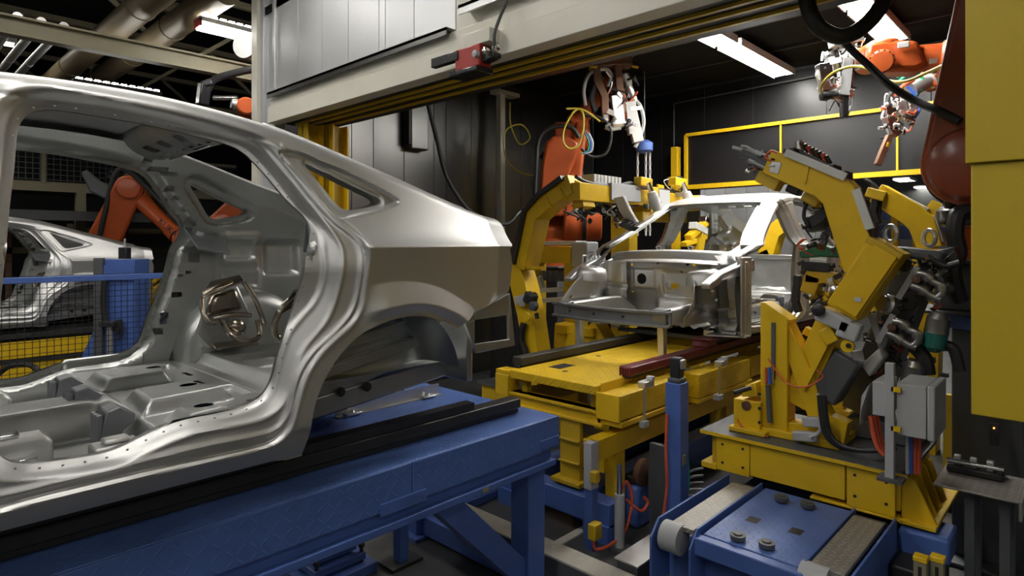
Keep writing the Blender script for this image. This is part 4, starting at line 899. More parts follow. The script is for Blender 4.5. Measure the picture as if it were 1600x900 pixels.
tag(MB().hose([(3.735,1.98,.66),(3.77,1.98,.55),(3.76,1.97,.40),(3.75,2.0,.2),(3.755,2.0,.055)], .010).build('hose', 'grnhose'), 'green hose running down behind the right face of the blue post', 'hose')
for k, (px, py, zz) in enumerate(((1008,585,.98),(1117,560,.97))):
    yo = -.045*k; p = P(px, py, Y=2.30); r = thing('sensor_bracket', ['grey sensor on a thin rod bolted to the station side, left of the blue post','grey sensor on a thin rod bolted to the station side, right of the blue post'][k], 'sensor', (p.x,2.31,.72), 0, 'rod mounted sensors')
    MB().cyl((p.x,2.305+yo,.76), (p.x,2.305+yo,1.0), .010, 10).build('rod', 'alu', r); MB().box(p.x-.06, p.x+.06, 2.26+yo, 2.325+yo, 1.0, 1.045).build('sensor_head', 'alu', r, bevel=.006); MB().box(p.x+.01, p.x+.05, 2.25+yo, 2.30+yo, 1.045, 1.075).build('reflector', 'gray', r, bevel=.006); MB().box(p.x-.04, p.x+.03, 2.285+yo, 2.325 if k == 0 else 2.299, .72, .765).build('foot_clamp', 'gray', r, bevel=.004)
# rails on the yellow deck
crail('skid_rail', 3.66, 8.9, 3.42, .98, .10, .10, 'rail', 'black skid rail along the far edge of the yellow deck')
p0 = P(988,590,Z=1.03); r = thing('rail_cover', 'maroon covered skid rail on the near edge of the yellow deck', 'rail', (5,2.5,1.01)); MB().box(p0.x, 8.8, 2.46, 2.57, 1.035, 1.10).build('cover', 'maroon', r, bevel=.012); MB().box(p0.x+.02, 8.8, 2.48, 2.55, 1.01, 1.035).build('rail_base', 'black', r)
for k in range(5): MB().box(p0.x-.006, p0.x, 2.47+.02*k, 2.48+.02*k, 1.03, 1.09).build('end_rib', 'maroon', r)
r = thing('rest_block', 'maroon rest under the second car body at its front wheel arch', 'support', (5.15,2.52,1.09)); MB().plate([(5.0,2.44,1.103),(5.2,2.44,1.103),(5.16,2.44,1.158),(5.04,2.44,1.158)], (0,.16,0)).build('rest', 'maroon', r, bevel=.01); MB().box(5.02, 5.24, 2.42, 2.60, 1.158, 1.170).build('rest_top', 'maroon', r)
r = thing('skid', 'dark steel transport skid under the second car body', 'skid', (6.6,2.9,1.1))
for y in (2.52, 3.42): MB().box(5.36, 8.7, y-.03, y+.03, 1.101, 1.135).build('runner', 'dark', r)
for x in (5.4,7.2): MB().box(x-.03, x+.03, 2.52, 3.6, 1.101, 1.135).build('cross_bar', 'dark', r)
# ================================================================ robots
def capsule(S, E, r1, r2, axis, n=14):
    "outline of a link with round ends, in the plane square to axis"
    S, E = Vector(S), Vector(E); a = (E-S).normalized(); q = Vector(axis).cross(a).normalized(); pts = []
    for i in range(n+1):
        an = math.pi*i/n+math.pi/2; pts.append(S+r1*(math.cos(an)*a+math.sin(an)*q))
    for i in range(n+1):
        an = math.pi*i/n-math.pi/2; pts.append(E+r2*(math.cos(an)*a+math.sin(an)*q))
    return pts
def robot(label, B, S, E, Wp, axis, mt='orange', k=1.0, ped=None, link=(.24,.17), name='industrial_robot', group='orange industrial robots', hoses=True, flange=None, bk=None):
    B, S, E, Wp, ax = Vector(B), Vector(S), Vector(E), Vector(Wp), Vector(axis).normalized()
    r = thing(name, label, 'robot', B, 0, group)
    zb = S.z-.62*k
    if zb-B.z > .06:
        p = MB(); p.box(B.x-.28*k, B.x+.28*k, B.y-.28*k, B.y+.28*k, B.z+.02, zb-.03); p.box(B.x-.38*k, B.x+.38*k, B.y-.38*k, B.y+.38*k, B.z, B.z+.02); p.box(B.x-.36*k, B.x+.36*k, B.y-.36*k, B.y+.36*k, zb-.03, zb); p.build('pedestal', ped or 'gray_dk', r, bevel=.01)
    zb = max(zb, B.z)
    bk = bk or k; b = MB(); b.lathe((B.x,B.y,zb), (0,0,1), [(0,.36*bk),(.05*k,.36*bk),(.06*k,.31*bk),(.20*k,.29*bk),(.22*k,.27*bk)], 32); b.build('base', mt, r)
    c = MB(); c.lathe((B.x,B.y,zb+.23*k), (0,0,1), [(0,.30*k),(.10*k,.31*k),(.16*k,.27*k)], 32)
    top = Vector((B.x,B.y,zb+.36*k)); c.beam([top, top.lerp(S, .5)+Vector((0,0,.02)), S], .34*k, [.52*k,.46*k,.36*k], ax); c.build('carousel', mt, r, bevel=.04*k)
    m = MB(); m.lathe(S-ax*.36*k, ax, [(0,.13*k),(.02*k,.15*k),(.12*k,.15*k),(.13*k,link[0]*1.0),(.18*k,link[0]*1.02)], 32); m.build('shoulder_motor', 'black_gloss', r)
    l = MB(); off = ax*.20*k; l.plate([p+off-ax*.09*k for p in capsule(S, E, link[0], link[1], ax)], ax*.18*k); l.build('link_arm', mt, r, bevel=.035*k)
    d = MB(); d.lathe(S+ax*.28*k, ax, [(0,link[0]*.82),(.05*k,link[0]*.80),(.07*k,link[0]*.6),(.075*k,.01)], 32); d.build('joint_cover', mt, r); d = MB(); d.lathe(E+ax*.28*k, ax, [(0,link[1]*.8),(.04*k,link[1]*.76),(.05*k,link[1]*.55),(.055*k,.01)], 28); d.build('joint_cover', mt, r)
    fa = (Wp-E).normalized(); L = (Wp-E).length
    h = MB(); h.beam([E-fa*.22*k, E-fa*.05*k, E+fa*.24*k], .26*k, [.26*k,.36*k,.28*k], ax); h.lathe(E-ax*.16*k, ax, [(0,.19*k),(.30*k,.19*k)], 28); h.build('elbow_housing', mt, r, bevel=.03*k)
    f = MB(); f.lathe(E+fa*.20*k, fa, [(0,.155*k),(.06*k,.15*k),(.08*k,.125*k),(max(.1,L-.42*k)*.9,.10*k),(max(.1,L-.42*k),.12*k),(L-.30*k,.12*k)], 28); f.build('forearm', mt, r)
    mo = MB()
    for s in (-1, 1): mo.cyl(E-fa*.22*k+ax*s*.07*k, E-fa*.42*k+ax*s*.07*k, .05*k, 16)
    mo.cyl(E-fa*.22*k+fa.cross(ax)*.08*k, E-fa*.38*k+fa.cross(ax)*.08*k, .045*k, 16); mo.build('arm_motor', 'black_gloss', r)
    w = MB(); w.lathe(Wp-ax*.13*k, ax, [(0,.10*k),(.02*k,.125*k),(.24*k,.125*k),(.26*k,.10*k)], 28); w.plate([p-ax*.12*k for p in capsule(Wp-fa*.14*k, Wp, .12*k, .11*k, ax)], ax*.07*k); w.build('wrist', mt, r, bevel=.008)
    td = Vector(flange).normalized() if flange is not None else fa
    t = MB(); t.lathe(Wp+td*.10*k, td, [(0,.075*k),(.05*k,.075*k),(.055*k,.06*k),(.09*k,.06*k)], 24); t.build('tool_flange', 'alu', r)
    if hoses:
        s = ax*.36*k; up = Vector((0,0,1)); mid = S.lerp(E, .5)
        MB().hose([S+s-up*.2*k, S+s*1.1, mid+s*1.15-fa*.16*k, E+s*1.05-fa*.3*k, E+s*.8+up*.24*k, E.lerp(Wp,.5)+up*.26*k+s*.5, Wp+up*.20*k], .035*k, 10, 10).build('dress_pack', 'black', r)
    return r
def weld_gun(label, Q, parts, name='spot_welding_gun'):
    "Q turns photo spots (plus a depth offset) into points on the gun"
    r = thing(name, label, 'welding gun', Q(*parts['at']), 0, 'spot welding guns'); u = Q(0,0)-Q(0,0); s = (Q(10,0)-Q(0,0)).length/10
    dep = (Q(800,400,1)-Q(800,400,0)).normalized()
    for nm, mt, a, b, w, h in parts.get('bars', ()):
        MB().bar(Q(*a), Q(*b), w*s, h*s, dep).build(nm, mt, r, bevel=.004)
    for nm, mt, pts, w, h in parts.get('arms', ()): MB().beam([Q(*p) for p in pts], w*s, h*s, dep).build(nm, mt, r, bevel=.006)
    for nm, mt, a, b, rad in parts.get('cyls', ()):
        A, Bq = Q(*a), Q(*b); L = (Bq-A).length; MB().lathe(A, Bq-A, [(0,rad*s*.7),(L*.05,rad*s),(L*.4,rad*s),(L*.42,rad*s*.8),(L*.9,rad*s*.8),(L,rad*s*.5)], 16).build(nm, mt, r)
    for nm, mt, pts, rad in parts.get('hoses', ()): MB().hose([Q(*p) for p in pts], rad*s, 7, 8).build(nm, mt, r)
    return r
CL = {}
# ---- orange robot behind the far clamp boom
Q1_ = lambda px, py, o=0: P(px, py, d=8.7+o)
S = P(868,345,d=9.0); E = P(884,212,d=9.1); Wp = P(950,132,d=8.9)
rb = robot('orange robot reaching up behind the far yellow clamp boom', (S.x+.1,S.y+.1,0), S, E, Wp, (.62,-.78,0), link=(.30,.26), k=1.05)
m = MB(); ax = Vector((.62,-.78,0)).normalized(); m.lathe(S+ax*.18, ax, [(0,.30),(.10,.31),(.12,.30),(.20,.30),(.205,.315),(.26,.315),(.265,.30),(.46,.29),(.48,.25),(.485,.01)], 36); m.build('shoulder_drive', 'orange', rb)
MB().plate([P(a,b,d=8.72) for a, b in ((850,338),(843,300),(847,250),(853,222),(864,213),(888,212),(905,222),(899,250),(889,275),(884,305),(884,338))], (P(870,280,d=9.0)-P(870,280,d=8.72))).build('link_cover', 'orange', rb, bevel=.04)
m = MB(); m.lathe(S+ax*.38, ax, [(0,.318),(.06,.318)], 36); m.build('drive_band', 'black', rb)
MB().hose([Q1_(a,b) for a, b in ((842,390),(836,330),(838,260),(842,218),(860,200),(890,198),(905,215))], .035, 8).build('dress_pack', 'black', rb)
MB().hose([Q1_(a,b,-.2) for a, b in ((885,170),(908,172),(912,195),(905,225),(890,232),(880,220),(884,195),(905,170),(938,190))], .014, 8).build('yellow_cable', 'yelhose', rb)
MB().hose([Q1_(a,b,-.1) for a, b in ((912,180),(940,185),(955,205),(948,238),(925,245),(908,232))], .02, 8).build('loop_hose', 'black', rb)
for mt, dx in (('grnhose',0),('bluhose',3),('white',6)): MB().hose([Q1_(a+dx,b,-.25) for a, b in ((914,208),(920,222),(918,236),(908,240))], .012, 8).build('signal_cable', mt, rb)
gun = weld_gun('spot welding gun with two brown copper arms, held by the orange robot at mid picture', Q1_, dict(at=(965,150), bars=[('transformer','white',(984,160),(990,210),16,14),('head_block','copper',(922,95),(985,92),24,30),('jaw_block','yellow_dk',(922,98),(934,100),18,20),('bracket','alu',(962,150),(968,195),16,14),('plate','white',(986,175),(997,222),16,14),('side_plate','chrome',(984,172),(1000,170),6,16)],
    arms=[('electrode_arm','copper',[(932,108),(934,130),(944,150),(946,190)],12,11),('electrode_arm','copper',[(965,105),(968,140),(974,178)],12,11)],
    cyls=[('actuator','alu',(955,195),(998,190),7),('actuator','alu',(975,115),(992,160),7),('valve','chrome',(992,62),(988,90),4),('head_pin','chrome',(985,84),(998,84),3)],
    hoses=[('water_hose','grayhose',[(915,165),(912,140),(922,115),(945,108),(955,118),(950,135)],3),('water_hose','grayhose',[(985,150),(1000,165),(1006,190),(1000,215),(992,230)],3),('water_hose','white',[(965,62),(962,78),(972,85),(980,72),(978,60)],3),('water_hose','grayhose',[(946,198),(955,201),(970,199)],4),('power_cable','redhose',[(962,182),(968,176),(975,180),(968,190)],5),('hose_bundle','black',[(940,120),(930,135),(925,155),(930,175)],5),('water_hose','chrome',[(948,112),(956,125),(952,140),(946,150)],3)]))
clutter(gun, Q1_, (945,120,995,200), 30, 1, ('white','chrome','alu','white','dark'), .2, 10)
clutter(gun, Q1_, (925,70,990,105), 12, 2, ('copper','alu','yellow_dk','chrome'), .15, 9)
# ---- upper right robot with horizontal forearm
Q2_ = lambda px, py, o=0: P(px, py, d=6.15+o)
Wp = P(1362,90,d=6.3); E = P(1530,92,d=5.9); rb = robot('orange robot holding its forearm level above the yellow screen, upper right', (7.9,-.1,0), (7.9,-.1,2.5), E, Wp, (.75,.66,0)[:2]+(0,), link=(.26,.2), k=1.15, hoses=False, flange=(-.5,.5,-.2))
fa = (Wp-E).normalized(); c = P(1385,88,d=6.12); m = MB(); m.beam([P(1352,88,d=6.2), P(1375,92,d=6.2), P(1425,92,d=6.1), P(1440,88,d=6.1)], .30, [.20,.32,.30,.26], basis(fa)[1]); m.build('hand_housing', 'orange', rb, bevel=.05)
side = (P(1400,90,d=5)-P(1400,90,d=6)).normalized()
m = MB(); m.lathe(P(1378,96,d=6.05), side, [(0,.115),(.05,.112),(.06,.095),(.07,.095),(.075,.01)], 30); m.build('joint_cover', 'orange', rb)
m = MB(); m.lathe(P(1385,75,d=6.15), (0,0,1), [(0,.11),(.05,.115),(.07,.10),(.09,.02)], 26); m.build('joint_cover', 'orange', rb)
for i in range(14):
    a = 2*math.pi*i/14; u = basis(side); cc = P(1378,96,d=6.05)+side*.05+.104*(math.cos(a)*u[1]+math.sin(a)*u[2]); MB().lathe(cc, side, [(0,.009),(.008,.009)], 6).build('bolt', 'dark', rb)
m = MB(); p = P(1412,70,d=5.95); m.obox(p, side*.01, u[1]*.05, u[2]*.03); m.build('motor_window', 'white', rb, bevel=.01); MB().obox(P(1458,95,d=5.8), side*.01, u[1]*.03, u[2]*.025).build('type_plate', 'alu', rb)
gun = weld_gun('spot welding gun hanging under the level orange forearm, upper right', Q2_, dict(at=(1315,130), bars=[('mount_plate','alu',(1298,68),(1345,60),12,18),('transformer','gray',(1322,92),(1316,150),16,16),('frame_plate','chrome',(1286,100),(1292,142),20,14),('frame_plate','chrome',(1330,72),(1330,115),5,10),('valve_block','white',(1292,98),(1318,92),12,14)],
    arms=[('electrode_arm','dark',[(1322,130),(1318,160),(1319,184)],12,9),('electrode_arm','copper',[(1290,147),(1312,152),(1322,160)],10,9)],
    cyls=[('actuator','chrome',(1300,78),(1312,110),8),('actuator','dark',(1282,150),(1310,148),8),('actuator','chrome',(1342,58),(1338,75),9),('rod','chrome',(1332,100),(1330,140),3)],
    hoses=[('power_cable','redhose',[(1300,130),(1310,137),(1325,139),(1332,145),(1328,152)],2.5),('power_cable','redhose',[(1282,118),(1280,108),(1286,112)],3),('water_hose','grayhose',[(1284,95),(1286,82),(1290,92)],2),('water_hose','white',[(1280,125),(1277,115),(1285,105),(1296,104)],3),('water_hose','grayhose',[(1332,145),(1330,165),(1321,185)],2),('water_hose','grayhose',[(1288,148),(1290,157),(1297,150)],2),('water_hose','white',[(1312,75),(1322,82),(1318,95)],3)]))
clutter(gun, Q2_, (1282,75,1335,160), 40, 3, ('chrome','alu','white','dark','gray'), .12, 9)
tag(MB().hose([P(a,b,d=c) for a, b, c in ((1283,145,6.1),(1283,135,6.0),(1300,115,5.9),(1330,104,5.8),(1360,108,5.6),(1385,125,5.4),(1415,127,5.2),(1450,113,5.0),(1478,100,4.8))], .014, 8).build('cable', 'yelhose'), 'yellow cable arching from the hanging welding gun to the dark red robot', 'cable')
# ---- second gun below it
Q3_ = lambda px, py, o=0: P(px, py, d=7.2+o)
Wp = P(1462,122,d=7.3); E = P(1600,90,d=6.9); rb = robot('orange robot whose silver wrist shows left of the dark red robot arm', (8.9,-.75,0), (8.9,-.75,2.6), E, Wp, (.75,.66,0), link=(.26,.2), k=1.1, hoses=False)
m = MB(); m.lathe(P(1458,122,d=7.25), P(1422,142,d=7.25)-P(1458,122,d=7.25), [(0,.10),(.02,.11),(.05,.11),(.06,.08),(.26,.08),(.27,.10),(.30,.10)], 24); m.build('silver_wrist', 'alu', rb)
gun = weld_gun('spot welding gun with a long brown electrode arm in front of the dark screen', Q3_, dict(at=(1405,180), bars=[('transformer','alu',(1400,165),(1424,175),18,16),('frame_plate','chrome',(1388,165),(1392,200),16,14),('neck_plate','chrome',(1390,195),(1402,212),14,12)],
    arms=[('electrode_arm','copper',[(1390,212),(1378,240),(1371,258)],9,9)], cyls=[('actuator','alu',(1412,150),(1424,172),9),('actuator','chrome',(1398,155),(1420,190),7),('sleeve','yellow',(1386,222),(1380,242),5),('actuator','gray',(1385,185),(1392,210),6)],
    hoses=[('water_hose','grnhose',[(1402,120),(1420,112),(1438,118),(1442,135),(1430,150)],2.5),('water_hose','grnhose',[(1405,128),(1425,108),(1440,106)],3),('water_hose','bluhose',[(1418,135),(1430,150),(1436,170),(1428,185)],2.5),('power_cable','redhose',[(1378,170),(1390,168),(1400,175)],3),('power_cable','redhose',[(1398,150),(1410,135),(1428,125)],3),('water_hose','grayhose',[(1382,170),(1378,185),(1388,190)],2),('hose','black',[(1385,160),(1390,148),(1398,143)],3)]))
clutter(gun, Q3_, (1380,150,1432,205), 34, 4, ('chrome','alu','white','dark','gray'), .15, 9)
# ---- big dark red robot close by on the right
S = P(1514,262,d=3.95); E = P(1545,-70,d=3.85); Wp = E+Vector((1.2,-.5,.15)); ax = (P(1500,260,d=3.2)-P(1500,260,d=3.95)); ax.z = 0
rb = robot('big dark red robot arm rising out of the top edge beside the yellow guard', (S.x+.1,S.y-.1,1.56), S, E, Wp, ax, mt='orange_dk', link=(.25,.11), k=.94, hoses=False, group='dark red robot', bk=.62)
for ch in rb.children:
    if ch.name.startswith('carousel'): ch.data.materials[0] = MT['black_gloss']
    if ch.name.startswith('base'): ch.data.materials[0] = MT['orange']
m = MB(); m.lathe(S+ax.normalized()*.20, ax, [(0,.235),(.05,.235),(.07,.225),(.11,.20),(.115,.17),(.09,.15),(.085,.01)], 36); m.build('shoulder_ring', 'orange_dk', rb)
m = MB(); m.lathe(S+ax.normalized()*.285, ax, [(0,.14),(.004,.14)], 30); m.build('shoulder_plug', 'black', rb)
B = Vector((S.x+.1,S.y-.1)); r = thing('robot_plinth', 'blue disc topped plinth carrying the dark red robot', 'plinth', (B.x,B.y,0)); MB().lathe((B.x,B.y,1.505), (0,0,1), [(0,.30),(.045,.30),(.05,.29)], 40).build('top_disc', 'blue', r); p = MB(); p.box(B.x-.18, B.x+.18, B.y-.18, B.y+.18, .03, 1.46); p.box(B.x-.32, B.x+.32, B.y-.32, B.y+.32, 0, .03); p.build('column', 'gray_dk', r, bevel=.01)
MB().lathe((B.x,B.y,1.46), (0,0,1), [(0,.25),(.045,.27)], 40).build('disc_rim', 'blue', r)
tag(MB().hose([P(a,b,d=3.3) for a, b in ((1264,-70),(1260,-20),(1264,15),(1280,43),(1310,57),(1340,48),(1368,22),(1384,-10),(1392,-70))], .042, 14, 12).build('hose', 'black'), 'thick black ribbed hose looping down from the top edge', 'hose')
tag(MB().hose([P(a,b,d=c) for a, b, c in ((1312,58,4.6),(1335,82,4.5),(1360,105,4.4),(1390,133,4.2),(1430,158,4.0),(1468,174,3.8),(1500,190,3.7))], .026, 10).build('hose', 'black'), 'black cable bundle running down to the dark red robot arm', 'hose')
for a, b in ((1379,119),(1420,150)):
    pass
tag(MB().hose([P(a,b,d=3.75) for a, b in ((1520,330),(1498,335),(1492,365),(1497,395),(1488,420),(1494,455),(1500,470))], .05, 10).build('hose', 'black'), 'thick black hose below the round joint of the dark red robot', 'hose')
# ---- robots in the hall on the left
E = P(203,296,d=10.8); S = P(152,402,d=10.9); Wp = P(283,374,d=10.6)
rb = robot('orange robot behind the distant car body, its arm folded over like a knee', (S.x,S.y,0), S, E, Wp, (-.3,-.95,0), link=(.26,.22), k=1.15)
m = MB(); m.beam([P(132,268,d=10.7), P(150,292,d=10.7), P(172,302,d=10.7)], .22, [.10,.24,.26], (-.3,-.95,0)); m.build('black_counterweight', 'gray_dk', rb, bevel=.03)
for mt, dy in (('grnhose',0),('bluhose',5),('redhose',10)): MB().hose([P(a,b+dy*.4,d=10.4) for a, b in ((285,372),(292,385),(280,398),(262,400))], .02, 8).build('signal_cable', mt, rb)
def lettering(txt, p, xdir, updir, size, mt, par):
    cu = bpy.data.curves.new('lettering', 'FONT'); cu.body = txt; cu.size = size; cu.align_x = 'CENTER'; cu.align_y = 'CENTER'; cu.extrude = .001; cu.materials.append(MT[mt])
    t_ = bpy.data.objects.new('lettering', cu); COL.objects.link(t_); dg = bpy.context.evaluated_depsgraph_get(); me = bpy.data.meshes.new_from_object(t_.evaluated_get(dg)); bpy.data.objects.remove(t_); bpy.data.curves.remove(cu)
    o = bpy.data.objects.new('lettering', me); COL.objects.link(o); x = Vector(xdir).normalized(); z = x.cross(Vector(updir)).normalized(); y = z.cross(x)
    M = Matrix((x, y, z)).transposed().to_4x4(); M.translation = Vector(p); o.parent = par; o.matrix_local = wmat(par).inverted() @ M
    return o
a_ = P(245,338,d=10.4); b__ = P(275,366,d=10.3); lettering('KUKA', P(262,356,d=10.45), b__-a_, (0,0,1), .16, 'black', rb)
S = P(345,352,d=11.4); E = P(392,300,d=11.5); rb = robot('orange robot base half hidden behind the rear pillar of the nearest car body', (S.x,S.y,0), S, E, E+Vector((.9,.4,-.2)), (-.3,-.95,0), k=1.1, hoses=False)
Wp = P(384,168,d=8.6); E = P(440,182,d=8.9); rb = robot('orange robot with black hose at the roof line, left of the corner pillar', (E.x+.5,E.y+.4,0), (E.x+.5,E.y+.4,2.7), E, Wp, (-.3,-.95,0), k=1.0, hoses=False)
MB().hose([P(a,b,d=8.5) for a, b in ((325,140),(335,125),(360,116),(400,108),(425,112))], .05, 10).build('dress_pack', 'black', rb)
m = MB(); m.bar(P(316,165,d=8.5), P(320,130,d=8.5), .16, .14); m.bar(P(318,134,d=8.5), P(334,128,d=8.5), .14, .10); m.build('gripper', 'black_gloss', rb, bevel=.02); MB().cyl(P(334,153,d=8.5), P(372,153,d=8.5), .035).build('gripper_rod', 'chrome', rb)
# ================================================================ yellow guard close by on the right
r = thing('yellow_guard', 'big flat yellow guard panel filling the right edge of the photo', 'guard', (2.8,.1,1.42))
MB().box(2.60, 3.0, -.8, P(1508,200,X=2.6).y, 2.272, 6.6).build('upper_cover', 'yellow_box', r, bevel=.004)
MB().box(2.615, 3.0, -.8, P(1517,450,X=2.615).y, 1.415, 2.272).build('lower_cover', 'yellow_box', r, bevel=.004)
# ================================================================ shuttle and its yellow base
r = thing('blue_shuttle', 'blue chequer plate shuttle with two grey treads in front of the yellow base', 'shuttle', (3.3,1.2,0))
d = MB(); d.box(2.90, 3.70, .97, 1.44, .52, .55); dk = d.build('deck_plate', 'blue_tread', r, bevel=.003)
MB().box(2.84, 2.90, .95, 1.46, .46, .545).build('front_bar', 'blue', r, bevel=.006)
for px, py in ((1177,812),(1244,830)):
    p = P(px, py, Z=.5505); MB().box(p.x-.035, p.x+.035, p.y-.03, p.y+.03, .549, .5508).build('deck_slot', 'black', dk)
for px, py in ((1153,841),(1198,853)):
    p = P(px, py, Z=.56); MB().lathe((p.x,p.y,.545), (0,0,1), [(0,.016),(.012,.016),(.012,.036),(.034,.038),(.036,.022),(.042,.022),(.042,.001)], 22).build('guide_roller', 'gray_dk', r)
for px, py in ((1221,782),(1262,792)):
    p = P(px, py, Z=.56); MB().lathe((p.x,p.y,.55), (0,0,1), [(0,.016),(.012,.016),(.012,.036),(.034,.038),(.036,.022),(.042,.022),(.042,.001)], 22).build('guide_roller', 'gray_dk', r)
for y0, y1, xa, xb in ((1.47,1.60,2.86,3.60),(.80,.945,2.92,3.60)):
    MB().box(xa, xb, y0, y1, .545, .57).build('tread_plate', 'gray_tread', r, bevel=.003)
    MB().cyl((xa-.0,y0+.06,.50), (xa-.0,y1+.03,.50), .075, 32).build('end_roller', 'gray', r); MB().cyl((xb+.02,y0,.51), (xb+.02,y1,.51), .055, 26).build('end_roller', 'gray_dk', r)
for y, xa, xb in ((1.455,2.80,3.695),(1.66,2.78,3.695),(.955,2.84,3.695),(.765,2.84,3.695)):
    s = MB(); s.plate([(xa,y,.25),(xa,y,.50),(xa+.08,y,.575),(xb,y,.575),(xb,y,.25)], (0,.012,0)); s.build('side_plate', 'blue', r, bevel=.002)
b = MB(); b.box(2.95, 4.5, .78, 1.66, .10, .46); b.build('chassis', 'blue', r, bevel=.01)
for x in (3.05, 4.3):
    for y in (.82, 1.52): MB().cyl((x,y,.10), (x,y+.08,.10), .10, 24).build('wheel', 'dark', r)
MB().box(3.0, 3.15, 1.15, 1.35, .46, .52).build('cable_gland', 'gray_dk', r, bevel=.01)
MB().lathe((2.86,1.18,.33), (-1,0,0), [(0,.07),(.05,.07),(.06,.05),(.09,.05)], 24).build('drive_shaft', 'gray', r)
for x0, x1, z0, z1, mt in ((3.70,3.95,.40,.53,'blue'),(3.50,3.70,.30,.42,'dark'),(3.60,3.86,.12,.24,'blue')):
    MB().box(x0, x1, .54, .76, z0, z1).build('drive_block', mt, r, bevel=.015)
MB().hose([(3.5,.70,.22),(3.42,.66,.20),(3.36,.66,.12),(3.35,.66,.0)], .035, 12).build('hydraulic_pipe', 'gray_dk', r)
r = thing('tower_plinth', 'long yellow steel base with bolted front plates under the clamp tower', 'machine base', (4.0,1.3,.57))
XB, z0, z1 = 3.74, .575, .79
b = MB(); b.box(XB+.01, 4.5, .76, 1.80, z0+.02, z1); b.build('body', 'yellow_dk', r, bevel=.004)
MB().box(XB-.03, 4.5, .72, 1.86, z1, z1+.02).build('top_plate', 'gray_dk', r, bevel=.003); MB().box(XB-.036, XB-.03, .72, 1.86, z1-.002, z1+.018).build('top_edge', 'yellow', r)
for y0, y1, zz in ((1.55,1.76,z0),(1.02,1.545,z0+.012),(.78,1.01,z0-.01)):
    q = MB().box(XB-.012, XB+.01, y0, y1, zz, z1-.012).build('front_plate', 'yellow', r, bevel=.002)
    if y1-y0 < .3:
        for yy in (y0+.04, y1-.04):
            for z in (z0+.05, z1-.05): MB().lathe((XB-.012,yy,z), (-1,0,0), [(0,.008),(.004,.008)], 10).build('bolt_hole', 'black', q)
MB().box(XB-.02, 4.5, 1.76, 1.86, z0-.005, z0+.03).build('bottom_flange', 'yellow', r, bevel=.003); MB().box(XB-.02, 4.5, .74, 1.2, z0-.025, z0-.012).build('bottom_flange', 'yellow', r, bevel=.003)
g = MB(); g.plate([(XB+.03,.76,z1),(XB+.03,.76,z0-.02),(XB+.03,.60,z0-.02),(XB+.03,.70,z1-.02)], (.02,0,0)); g.box(XB-.02,4.5,.60,.76,z0-.03,z0-.01)
for k in range(3): g.plate([(XB+.16+k*.14,.76,z1),(XB+.16+k*.14,.76,z0-.02),(XB+.16+k*.14,.62,z0-.02),(XB+.16+k*.14,.70,z1-.02)], (.02,0,0))
g.build('end_gusset', 'yellow', r, bevel=.003)
MB().box(XB-.04, XB+.10, .74, .92, z1+.02, z1+.032).build('warning_plate', 'gray_dk', r)
b = MB(); b.box(3.9, 4.4, .85, 1.6, .465, z0-.03); b.build('pivot_block', 'dark', r)
# ================================================================ near clamp tower (tilts in the plane X = 4)
TX = 4.0; T = lambda px, py, x=TX: P(px, py, X=x); XA = (1,0,0); ZB = z1+.022
r = thing('clamp_tower', 'tall yellow clamp tower leaning over the second car body on the right', 'clamp tower', (4.0,1.3,ZB), 0, 'yellow clamp towers'); tower = r
u = MB(); a = T(1190,690,3.9); b_ = T(1232,690,3.9); ztop_ = P(1200,472,X=3.92).z
u.box(3.88, 4.02, b_.y, a.y, ZB, ztop_-.09); u.plate([(3.88,a.y,ztop_-.10),(3.88,a.y,ztop_),(3.88,a.y-.03,ztop_),(3.88,b_.y-.02,ztop_-.10)], (.14,0,0)); uo = u.build('upright', 'yellow', r, bevel=.005)
for y0 in (a.y-.005, ): MB().box(3.872, 3.882, (a.y+b_.y)/2-.012, (a.y+b_.y)/2+.012, ZB+.35, ztop_-.12).build('slide_rail', 'gray_dk', uo)
MB().beam([T(1222,492,3.97), T(1258,578,3.97), T(1282,650,3.97)], .13, [.07,.11,.10], XA).build('brace', 'yellow', r, bevel=.005)
b = MB(); y1_ = T(1190,690).y; y2_ = T(1322,690).y; b.box(3.86, 4.2, y2_, y1_, ZB, ZB+.045); b.plate([T(1205,640,3.90), T(1225,681,3.90), T(1318,695,3.90), T(1325,662,3.90), T(1298,650,3.90), T(1285,625,3.90), T(1280,665,3.90), T(1228,660,3.90), T(1222,600,3.90)], (.10,0,0)); b.build('foot_frame', 'yellow', r, bevel=.004)
s = MB(); yb = T(1148,680).y; s.box(3.84, 4.1, T(1188,690,3.84).y, T(1146,690,3.84).y, ZB, ZB+.20); s.plate([T(1180,598,3.84), T(1183,620,3.84), T(1158,620,3.84), T(1164,602,3.84)], (.2,0,0)); s.box(3.80, 4.1, T(1195,690,3.80).y, T(1138,690,3.80).y, ZB, ZB+.03); so = s.build('side_block', 'yellow', r, bevel=.006)
c = T(1166,634,3.835); MB().lathe(c+Vector((.004,0,0)), (-1,0,0), [(0,.030),(.006,.030),(.008,.02)], 18).build('oval_port', 'copper', so); p = T(1166,600,3.80); MB().cyl(T(1173,606,3.82), T(1147,614,3.74), .014).build('lifting_pin', 'dark', so)
for k in range(4): p = T(1187,616+k*22,3.835); MB().lathe(p, (-1,0,0), [(0,.010),(.008,.010)], 8).build('bolt', 'dark', so)
